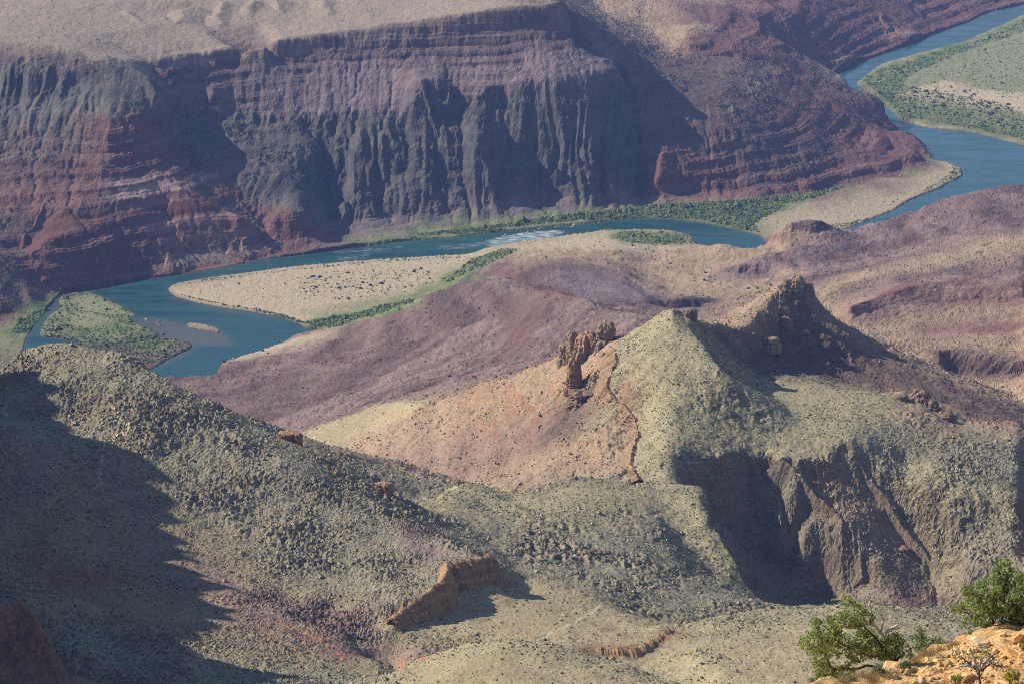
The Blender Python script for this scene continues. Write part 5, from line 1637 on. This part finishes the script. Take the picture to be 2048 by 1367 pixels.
def bedded(name, c1, c2, zs):
    m, nt, b = mat(name, 0.95, 0.08)
    geo = node(nt, 'ShaderNodeNewGeometry')
    mp = node(nt, 'ShaderNodeMapping')
    mp.inputs['Scale'].default_value = (0.03, 0.03, zs)
    nt.links.new(geo.outputs['Position'], mp.inputs['Vector'])
    n1 = node(nt, 'ShaderNodeTexNoise', Scale=1.0, Detail=5.0, Roughness=0.7)
    nt.links.new(mp.outputs[0], n1.inputs['Vector'])
    r = node(nt, 'ShaderNodeMapRange')
    r.inputs[1].default_value, r.inputs[2].default_value = 0.35, 0.65
    nt.links.new(n1.outputs[0], r.inputs[0])
    mx = node(nt, 'ShaderNodeMixRGB')
    mx.inputs[1].default_value, mx.inputs[2].default_value = (*c1, 1), (*c2, 1)
    nt.links.new(r.outputs[0], mx.inputs[0])
    nt.links.new(mx.outputs[0], b.inputs['Base Color'])
    return m


GOLD_CLIFF = bedded('gold_cliff_rock', (0.31, 0.195, 0.100), (0.20, 0.120, 0.066), 0.35)
TAN_CLIFF = bedded('tan_cliff_rock', (0.28, 0.195, 0.115), (0.19, 0.120, 0.072), 0.5)
cliff_band('gold_cliff_hill', [(776, 1238, 1962), (800, 1222, 1977), (820, 1205, 1990), (850, 1188, 2003), (868, 1172, 2018), (886, 1156, 2032), (892, 1142, 2050), (890, 1127, 2073), (920, 1122, 2080), (950, 1117, 2086), (975, 1110, 2094), (988, 1115, 2100)],
           [(790, 1252, 1956), (806, 1250, 1970), (830, 1247, 1982), (856, 1242, 1995), (875, 1236, 2004), (900, 1222, 2018), (902, 1200, 2034), (904, 1186, 2052), (925, 1177, 2064), (952, 1170, 2074), (976, 1165, 2082), (998, 1160, 2090)],
           GOLD_CLIFF, 'gold brown cliff band with upright columns above the tan basin', 3)
cliff_band('tan_cliff_hill', [(1236, 700, 2882), (1236, 722, 2858), (1226, 750, 2835), (1216, 774, 2816), (1231, 795, 2790), (1262, 820, 2755), (1275, 845, 2720), (1282, 865, 2690), (1271, 900, 2650), (1266, 930, 2618), (1281, 958, 2582)],
           [(1222, 704, 2886), (1218, 727, 2868), (1206, 756, 2848), (1200, 780, 2834), (1212, 802, 2808), (1244, 828, 2770), (1256, 852, 2738), (1264, 870, 2710), (1252, 906, 2664), (1246, 936, 2630), (1262, 966, 2582)],
           TAN_CLIFF, 'ragged tan cliff edge dividing the olive ridge from the orange talus', 5, 6.0, 5.5, 5.0)
cliff_band('low_cliff_hill', [(1188, 1296, 1938), (1215, 1297, 1937), (1245, 1299, 1937), (1270, 1297, 1942), (1292, 1287, 1958), (1318, 1271, 1988), (1338, 1257, 2014)],
           [(1195, 1304, 1932), (1218, 1314, 1928), (1246, 1318, 1926), (1276, 1318, 1928), (1302, 1306, 1942), (1328, 1287, 1970), (1344, 1268, 2000)],
           GOLD_CLIFF, 'low rusty ledge along the edge of the tan basin', 8, 3.5, 1.4, 4.0)

# ------------------------------------------------------------------ the lookout slope with its trees
CREST = [(900, 1640, 60), (1300, 1500, 72), (1560, 1398, 80), (1640, 1367, 83), (1700, 1352, 86), (1760, 1336, 89), (1800, 1320, 92), (1850, 1302, 95), (1900, 1284, 98), (1950, 1264, 100), (2048, 1238, 102), (2200, 1200, 105), (2600, 1120, 112)]
cu = np.array([ray(a, b)[0] for a, b, d in CREST])
cd = np.array([float(d) for a, b, d in CREST])
cz = np.array([H - ray(a, b)[1] * d for a, b, d in CREST])
nd = cd * 0.70
nz = np.array([H - ray(a, b + 260)[1] * d * 0.70 for a, b, d in CREST])


def near_height(u, y):
    dc, zc = np.interp(u, cu, cd), np.interp(u, cu, cz)
    dn, zn = np.interp(u, cu, nd), np.interp(u, cu, nz)
    t = (y - dn) / (dc - dn)
    z = zn + (zc - zn) * t
    over = np.maximum(0, y - dc)
    z = np.where(y > dc, zc - 0.9 * over, z)
    far = np.clip((y - 160) / 60, 0, 1)
    link = 1340 - 0.56 * (y - 160)
    z = z * (1 - far) + np.minimum(link, 1340) * far
    x = u * y
    k = np.clip((150 - y) / 40, 0, 1)
    z = z + k * (0.45 * fbm(x / 3.0, y / 3.0, 201, 4, 0.55) + 0.10 * np.abs(noise(x / 0.5, y / 0.5, 207)) + 0.35 * np.abs(noise(x / 2.2, y / 1.4, 209)))
    return z


def near_spot(px, py):
    u, tan = ray(px, py)
    ys = np.linspace(50, 130, 1600)
    z = near_height(np.full(1600, u), ys)
    k = np.argmax((H - z) / ys <= tan)
    return u * ys[k], ys[k], z[k]


un = np.concatenate([np.linspace(-0.5, 0.08, 40), np.linspace(0.083, 0.235, 300), np.linspace(0.24, 0.5, 30)])
yn = np.concatenate([np.linspace(22, 66, 30), np.linspace(66.2, 106, 330), np.linspace(107, 150, 30), np.geomspace(154, 1262, 30)])
gu, gyy = np.meshgrid(un, yn)
gz = near_height(gu, gyy)
gxx = gu * gyy
nn = fbm(gxx / 1.6, gyy / 1.6, 221, 4, 0.6)[..., None]
nn2 = np.clip(0.5 + 1.4 * fbm(gxx / 0.35, gyy / 0.35, 231, 3, 0.6), 0, 1)[..., None]
ncol = np.array([0.36, 0.185, 0.072]) * (1 - nn2) + np.array([0.43, 0.265, 0.125]) * nn2
mixw = np.clip(0.35 + 1.6 * nn, 0, 1)
ncol = ncol * (1 - 0.45 * mixw) + np.array([0.46, 0.33, 0.17]) * 0.45 * mixw
farc = np.clip((gyy - 120) / 30, 0, 1)[..., None]
ncol = ncol * (1 - farc) + np.array([0.22, 0.17, 0.10]) * farc
nid = np.arange(gu.size).reshape(gu.shape)
nq = np.stack([nid[:-1, :-1], nid[:-1, 1:], nid[1:, 1:], nid[1:, :-1]], -1).reshape(-1, 4)
NEAR_MAT = ground_material('lookout_soil', 9.0, 0.06, 0.8)
o = mesh_object('lookout_slope_land', np.stack([gxx, gyy, gz], -1).reshape(-1, 3), nq, NEAR_MAT, colors=np.concatenate([ncol.reshape(-1, 3), np.zeros((ncol.size // 3, 1))], 1))
tag(o, 'bright orange soil slope in the bottom right corner', None, None, 'structure')


def tube(V, F, path, r0, r1, sides=6):
    """tapered bent limb"""
    path = [np.asarray(p, float) for p in path]
    n = len(path)
    base = len(V)
    for i, p in enumerate(path):
        t = path[min(i + 1, n - 1)] - path[max(i - 1, 0)]
        t /= np.linalg.norm(t) + 1e-9
        a = np.cross(t, (0.3, 1, 0.2))
        a /= np.linalg.norm(a) + 1e-9
        b = np.cross(t, a)
        r = r0 + (r1 - r0) * i / max(1, n - 1)
        for k in range(sides):
            q = 2 * math.pi * k / sides
            V.append(p + (a * math.cos(q) + b * math.sin(q)) * r)
    for i in range(n - 1):
        for k in range(sides):
            m = (k + 1) % sides
            A, B, C, D = base + i * sides + k, base + i * sides + m, base + (i + 1) * sides + m, base + (i + 1) * sides + k
            F += [(A, B, C), (A, C, D)]


def wig(a, b, n, amp, rs):
    a, b = np.asarray(a, float), np.asarray(b, float)
    L = np.linalg.norm(b - a)
    out = [a + (b - a) * i / n + rs.uniform(-1, 1, 3) * amp * L * (0 < i < n) for i in range(n + 1)]
    return out


def tufts(centres, radii, per, blade, rs, up=0.35):
    """needle tufts spread through clumps: fans of thin blades"""
    V, F, C = [], [], []
    for (c, r) in zip(centres, radii):
        n = int(per * (r / 0.5) ** 2)
        for _ in range(n):
            d = rs.normal(size=3)
            d /= np.linalg.norm(d)
            p = c + d * r * np.array([1, 1, 0.8]) * rs.uniform(0.35, 1.0) ** 0.6
            ax = d * 0.6 + np.array([0, 0, up]) + rs.normal(size=3) * 0.5
            ax /= np.linalg.norm(ax)
            tone = rs.uniform(0.75, 1.25)
            for k in range(9):
                e = ax * rs.uniform(0.2, 1) + rs.normal(size=3) * 0.75
                e /= np.linalg.norm(e)
                s = np.cross(e, rs.normal(size=3))
                s /= np.linalg.norm(s) + 1e-9
                L = blade * rs.uniform(0.7, 1.3)
                w = blade * 0.17
                i = len(V)
                V += [p - s * w, p + s * w, p + e * L]
                F.append((i, i + 1, i + 2))
                C += [tone, tone, tone * 1.1]
    return np.array(V), np.array(F), np.array(C)[:, None]


def leaf_material(name):
    m, nt, b = mat(name, 0.7, 0.2)
    at = node(nt, 'ShaderNodeAttribute', attribute_name='Col')
    nt.links.new(at.outputs['Color'], b.inputs['Base Color'])
    tr = node(nt, 'ShaderNodeBsdfTranslucent')
    nt.links.new(at.outputs['Color'], tr.inputs['Color'])
    mx = node(nt, 'ShaderNodeMixShader')
    mx.inputs[0].default_value = 0.25
    nt.links.new(b.outputs[0], mx.inputs[1])
    nt.links.new(tr.outputs[0], mx.inputs[2])
    nt.links.new(mx.outputs[0], nt.nodes['Material Output'].inputs['Surface'])
    return m


LEAF = leaf_material('needles')
BARK = plain('bark', (0.085, 0.062, 0.048), 0.4, 9.0)
DEADWOOD = plain('dead_wood', (0.33, 0.30, 0.27), 0.25, 9.0)


def at_px(px, py, d):
    u, tan = ray(px, py)
    return np.array([u * d, d, H - tan * d])


def tree(name, d, base, clumps, limbs, bare, colour, per, blade, label, cat, rs, spread=0.8, thick=0.065):
    """clumps and limbs are places round the trunk at distance d, spread in depth"""
    bx, by = base
    p0 = at_px(bx, by, d)
    root = bpy.data.objects.new(name, None)
    root.location = p0
    coll.objects.link(root)
    tag(root, label, cat)
    scale = d / FOC
    cs, rr = [], []
    for px, py, r in clumps:
        c = at_px(px, py, d + rs.uniform(-1, 1) * spread) - p0
        cs.append(c)
        rr.append(r * scale)
        for _ in range(3):                                           # smaller satellites break the outline
            dd = rs.normal(size=3)
            dd /= np.linalg.norm(dd)
            cs.append(c + dd * r * scale * 0.95)
            rr.append(r * scale * rs.uniform(0.3, 0.5))
    V, F = [], []
    for L in limbs:
        pts = [at_px(a, b, d + rs.uniform(-.2, .2) * spread) - p0 for a, b in L]
        pts[0] = at_px(L[0][0], L[0][1], d) - p0
        full = [pts[0]]
        for a, b in zip(pts[:-1], pts[1:]):
            full += wig(a, b, 4, 0.05, rs)[1:]
        if L[0] == base:
            full[0] = full[0] - np.array([0, 0, 0.35])
        tube(V, F, full, thick if L[0] == base else thick * 0.6, thick * 0.25)
        for q in full[2:]:                                            # twigs out to the clumps
            dist = [np.linalg.norm(q - c) for c in cs]
            for k in np.argsort(dist)[:2]:
                if dist[k] < 1.1:
                    tube(V, F, wig(q, cs[k] + rs.normal(size=3) * rr[k] * 0.4, 4, 0.08, rs), thick * 0.28, 0.008, 4)
    mesh_object('trunk', np.array(V), F, BARK, root, smooth=True)
    if bare:
        V, F = [], []
        for L in bare:
            pts = [at_px(a, b, d + rs.uniform(-.15, .15)) - p0 for a, b in L]
            full = [pts[0]]
            for a, b in zip(pts[:-1], pts[1:]):
                full += wig(a, b, 3, 0.06, rs)[1:]
            tube(V, F, full, 0.06, 0.026, 5)
        mesh_object('dead_branch', np.array(V), F, DEADWOOD, root)
    v, f, c = tufts(cs, rr, per, blade, rs)
    o = mesh_object('crown', v, f, LEAF, root, smooth=False, colors=c * np.array(colour))
    o['kind'] = 'stuff'
    return root


rt = np.random.RandomState(31)
tree('pinyon_tree', 92, (1789, 1326),
     [(1706, 1224, 32), (1728, 1235, 22), (1650, 1259, 32), (1634, 1283, 34), (1682, 1291, 34), (1730, 1277, 30), (1752, 1294, 32), (1789, 1277, 22), (1650, 1339, 30), (1664, 1358, 28), (1604, 1284, 12), (1808, 1298, 18), (1690, 1338, 18), (1676, 1244, 20), (1640, 1312, 22), (1622, 1300, 14), (1770, 1308, 20), (1716, 1306, 24)],
     [[(1789, 1326), (1792, 1300), (1794, 1282)], [(1789, 1326), (1770, 1311), (1740, 1312), (1700, 1300), (1668, 1275)], [(1789, 1326), (1762, 1290), (1740, 1262), (1712, 1240)],
      [(1789, 1326), (1720, 1335), (1664, 1336), (1652, 1310), (1648, 1280)], [(1668, 1340), (1690, 1332), (1706, 1318)], [(1789, 1326), (1808, 1302)]],
     [[(1766, 1268), (1747, 1247), (1742, 1219), (1739, 1206), (1741, 1197)], [(1741, 1203), (1735, 1194)], [(1741, 1203), (1746, 1196)], [(1762, 1262), (1768, 1238), (1758, 1226)], [(1770, 1266), (1786, 1254), (1797, 1246)], [(1752, 1252), (1736, 1242), (1722, 1240)], [(1785, 1256), (1800, 1255)]],
     (0.225, 0.275, 0.085), 150, 0.105, 'spreading pinyon tree with a bare grey snag leaning over the slope', 'tree', rt)
tree('pinyon_tree', 101, (2002, 1284),
     [(2008, 1136, 20), (2030, 1160, 28), (1984, 1176, 32), (1955, 1200, 28), (1934, 1178, 13), (1922, 1214, 18), (1968, 1230, 30), (2008, 1206, 38), (2036, 1230, 30), (1940, 1243, 20), (1984, 1252, 18), (2046, 1190, 26), (2062, 1160, 26), (2060, 1220, 30), (2014, 1250, 16), (1996, 1152, 20)],
     [[(2002, 1284), (2004, 1240), (2010, 1190), (2012, 1150)], [(2002, 1284), (1986, 1240), (1962, 1206), (1940, 1184)], [(2002, 1284), (2024, 1230), (2044, 1190), (2058, 1165)], [(2002, 1284), (1970, 1256), (1930, 1222)]],
     [[(2004, 1240), (1990, 1200), (1976, 1188)], [(2010, 1230), (2036, 1204), (2044, 1196)]],
     (0.225, 0.28, 0.088), 150, 0.11, 'dense round green pinyon tree at the right frame edge', 'tree', rt)
tree('juniper_tree', 80, (1960, 1372),
     [(1917, 1307, 17), (1940, 1303, 12), (1962, 1311, 22), (1990, 1326, 17), (1932, 1322, 12), (2008, 1336, 12), (1978, 1300, 12)],
     [[(1960, 1372), (1958, 1344), (1962, 1320)], [(1958, 1344), (1936, 1322), (1920, 1310)], [(1958, 1342), (1982, 1326), (2004, 1334)]],
     [[(1958, 1340), (1946, 1312), (1940, 1298)], [(1960, 1336), (1978, 1312), (1990, 1306)], [(1948, 1330), (1926, 1330), (1912, 1336)]],
     (0.18, 0.21, 0.10), 90, 0.07, 'small sparse juniper with thin grey branches on the orange slope', 'tree', rt, 0.5, 0.05)
tree('fir_shrub', 112, (1844, 1304),
     [(1842, 1264, 13), (1836, 1280, 17), (1852, 1284, 16), (1848, 1296, 16), (1870, 1284, 12), (1882, 1280, 8), (1862, 1296, 12)],
     [[(1844, 1304), (1843, 1280), (1842, 1262)], [(1844, 1304), (1866, 1288), (1880, 1280)]], [],
     (0.10, 0.17, 0.055), 90, 0.10, 'dark green young conifer behind the spreading pinyon', 'shrub', rt, 0.4, 0.05)


def bush(name, px, py, d, r, colour, label, cat, group=None, blade=0.09, per=120, tall=1.0, tip=None):
    base = at_px(px, py, d) if d else np.array(near_spot(px, py))
    dd = base[1]
    R = r * dd / FOC
    cs = [np.array([rt.uniform(-.6, .6) * R, rt.uniform(-.6, .6) * R, R * tall * rt.uniform(0.2, 0.8)]) for _ in range(7)]
    v, f, c = tufts(cs, [R * 0.5] * 7, per, blade, rt, up=0.9)
    root = bpy.data.objects.new(name, None)
    root.location = base
    coll.objects.link(root)
    tag(root, label, cat, group)
    colr = c * np.array(colour)
    if tip is not None:
        k = np.repeat(rt.rand(len(v) // 27 + 1) < 0.45, 27)[:len(v)] & (v[:, 2] > R * tall * 0.35)
        colr[k] = np.array(tip) * c[k]
    o = mesh_object('crown', v, f, LEAF, root, smooth=False, colors=colr)
    o['kind'] = 'stuff'
    V, F = [], []
    for _ in range(6):
        tube(V, F, wig((0, 0, -0.1), cs[rt.randint(7)], 3, 0.1, rt), 0.018, 0.006, 4)
    mesh_object('stem', np.array(V), F, BARK, root)
    return root


bush('sage_shrub', 1934, 1278, 100, 20, (0.165, 0.185, 0.080), 'pale green sage shrub under the left side of the round pinyon', 'shrub', tall=1.0)
bush('sage_shrub', 1896, 1296, 98, 16, (0.175, 0.180, 0.110), 'grey green sage shrub on the crest beside the dark conifer', 'shrub')
bush('sage_shrub', 1764, 1352, 86, 26, (0.150, 0.175, 0.075), 'wide green sage shrub right under the spreading pinyon trunk', 'shrub')
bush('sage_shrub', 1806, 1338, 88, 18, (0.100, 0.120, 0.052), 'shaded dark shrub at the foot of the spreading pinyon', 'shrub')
bush('sage_shrub', 1700, 1368, 84, 22, (0.165, 0.185, 0.085), 'olive sage shrub at the lower left foot of the pinyon', 'shrub')
bush('sage_shrub', 1640, 1378, 84, 22, (0.110, 0.155, 0.048), 'green shrub cut by the bottom edge below the pinyon', 'shrub')
bush('sage_shrub', 1912, 1366, 80, 16, (0.190, 0.200, 0.070), 'yellowish low shrub left of the sparse juniper', 'shrub', tip=(0.30, 0.27, 0.06))
bush('rabbitbrush', 2018, 1366, 78, 26, (0.175, 0.200, 0.060), 'yellow flowering bush in the bottom right corner', 'shrub', tip=(0.55, 0.42, 0.03))
bush('rabbitbrush', 2048, 1296, 92, 14, (0.20, 0.20, 0.05), 'small yellow green bush at the right frame edge', 'shrub', tip=(0.48, 0.38, 0.04))


def grass(px, py, r, label):
    p = np.array(near_spot(px, py))
    R = r * p[1] / FOC
    V, F, C = [], [], []
    for _ in range(150):
        b = np.array([rt.normal() * R * 0.5, rt.normal() * R * 0.5, 0])
        b[2] = float(near_height(np.array([(p[0] + b[0]) / (p[1] + b[1])]), np.array([p[1] + b[1]]))[0]) - p[2]
        h = rt.uniform(0.12, 0.38)
        lean = rt.normal(size=3) * 0.12
        w = 0.008
        i = len(V)
        V += [b + (-w, 0, -0.03), b + (w, 0, -0.03), b + (lean[0], lean[1], h)]
        F.append((i, i + 1, i + 2))
        C += [rt.uniform(0.8, 1.2)] * 3
    o = mesh_object('grass_tuft', np.array(V), F, LEAF, smooth=False, colors=np.array(C)[:, None] * np.array((0.38, 0.30, 0.15)))
    o.location = p
    tag(o, label, 'grass tuft', None, 'stuff')


for k, (a, b, r) in enumerate([(1862, 1308, 18), (1846, 1312, 16), (1880, 1302, 14), (1830, 1322, 16), (1718, 1352, 16), (1732, 1354, 16), (1706, 1360, 14), (1745, 1360, 16), (1904, 1294, 12), (1690, 1366, 14), (1780, 1356, 14), (2030, 1358, 12)]):
    grass(a, b, r, 'dry straw coloured grass on the orange slope')


def near_rock(px, py, w, h, seed, material, label):
    v, f = sphere_mesh(3, 0.02, seed, (1, 0.8, 1), blocky=1.0)
    p = near_spot(px, py)
    o = mesh_object('boulder', v, f, material, smooth=False)
    o.location = (p[0], p[1], p[2] + h * p[1] / FOC * 0.2)
    o.scale = (w * p[1] / FOC / 2, w * p[1] / FOC / 2, h * p[1] / FOC / 2)
    o.rotation_euler = (0.1, -0.25, seed)
    return tag(o, label, 'boulder')


NEAR_ROCK = plain('slope_stone', (0.40, 0.29, 0.18), 0.25, 5.0)
NEAR_ORANGE = plain('orange_stone', (0.45, 0.24, 0.09), 0.25, 5.0)
near_rock(1958, 1292, 58, 36, 301, NEAR_ROCK, 'large tan boulder under the round pinyon on the orange slope')
near_rock(2038, 1284, 36, 34, 302, NEAR_ORANGE, 'orange boulder at the right frame edge below the round pinyon')
near_rock(1842, 1362, 26, 18, 303, NEAR_ROCK, 'pale stone at the bottom of the orange slope')
near_rock(2020, 1312, 40, 22, 304, NEAR_ORANGE, 'flat orange slab above the flowering bush')
near_rock(1880, 1330, 18, 12, 305, NEAR_ORANGE, 'small orange stone in the middle of the slope')
ps = px_inside("1760,1366 1850,1310 1930,1280 2046,1260 2046,1366", 420, rt)
P = np.array([near_spot(a, b) for a, b in ps])
size = 0.035 * (1 - rt.rand(len(P))) ** -0.5
size = np.minimum(size, 0.22)
cols = np.array([0.46, 0.29, 0.13]) * rt.uniform(0.7, 1.35, (len(P), 1))
o = scatter_mesh('slope_gravel', P, size, STONES, cols, 0.7)
tag(o, 'small orange stones strewn on the lookout slope', None, None, 'stuff')

# ------------------------------------------------------------------ canyon air
def haze_box():
    x0, x1, y0, y1, z0, z1 = -7800.0, 7800.0, -400.0, 12200.0, -40.0, H + 60
    v = [(x, y, z) for x in (x0, x1) for y in (y0, y1) for z in (z0, z1)]
    f = [(0, 1, 3, 2), (4, 6, 7, 5), (0, 4, 5, 1), (2, 3, 7, 6), (0, 2, 6, 4), (1, 5, 7, 3)]
    m = bpy.data.materials.new('haze_air')
    m.use_nodes = True
    nt = m.node_tree
    nt.nodes.remove(nt.nodes['Principled BSDF'])
    pv = nt.nodes.new('ShaderNodeVolumePrincipled')
    pv.inputs['Color'].default_value = (*HAZE_COLOR, 1)
    pv.inputs['Density'].default_value = HAZE_DENSITY
    pv.inputs['Anisotropy'].default_value = 0.0
    nt.links.new(pv.outputs[0], nt.nodes['Material Output'].inputs['Volume'])
    o = mesh_object('haze', v, f, m, smooth=False)
    tag(o, 'thin blue haze in the canyon air', None, None, 'stuff')


haze_box()
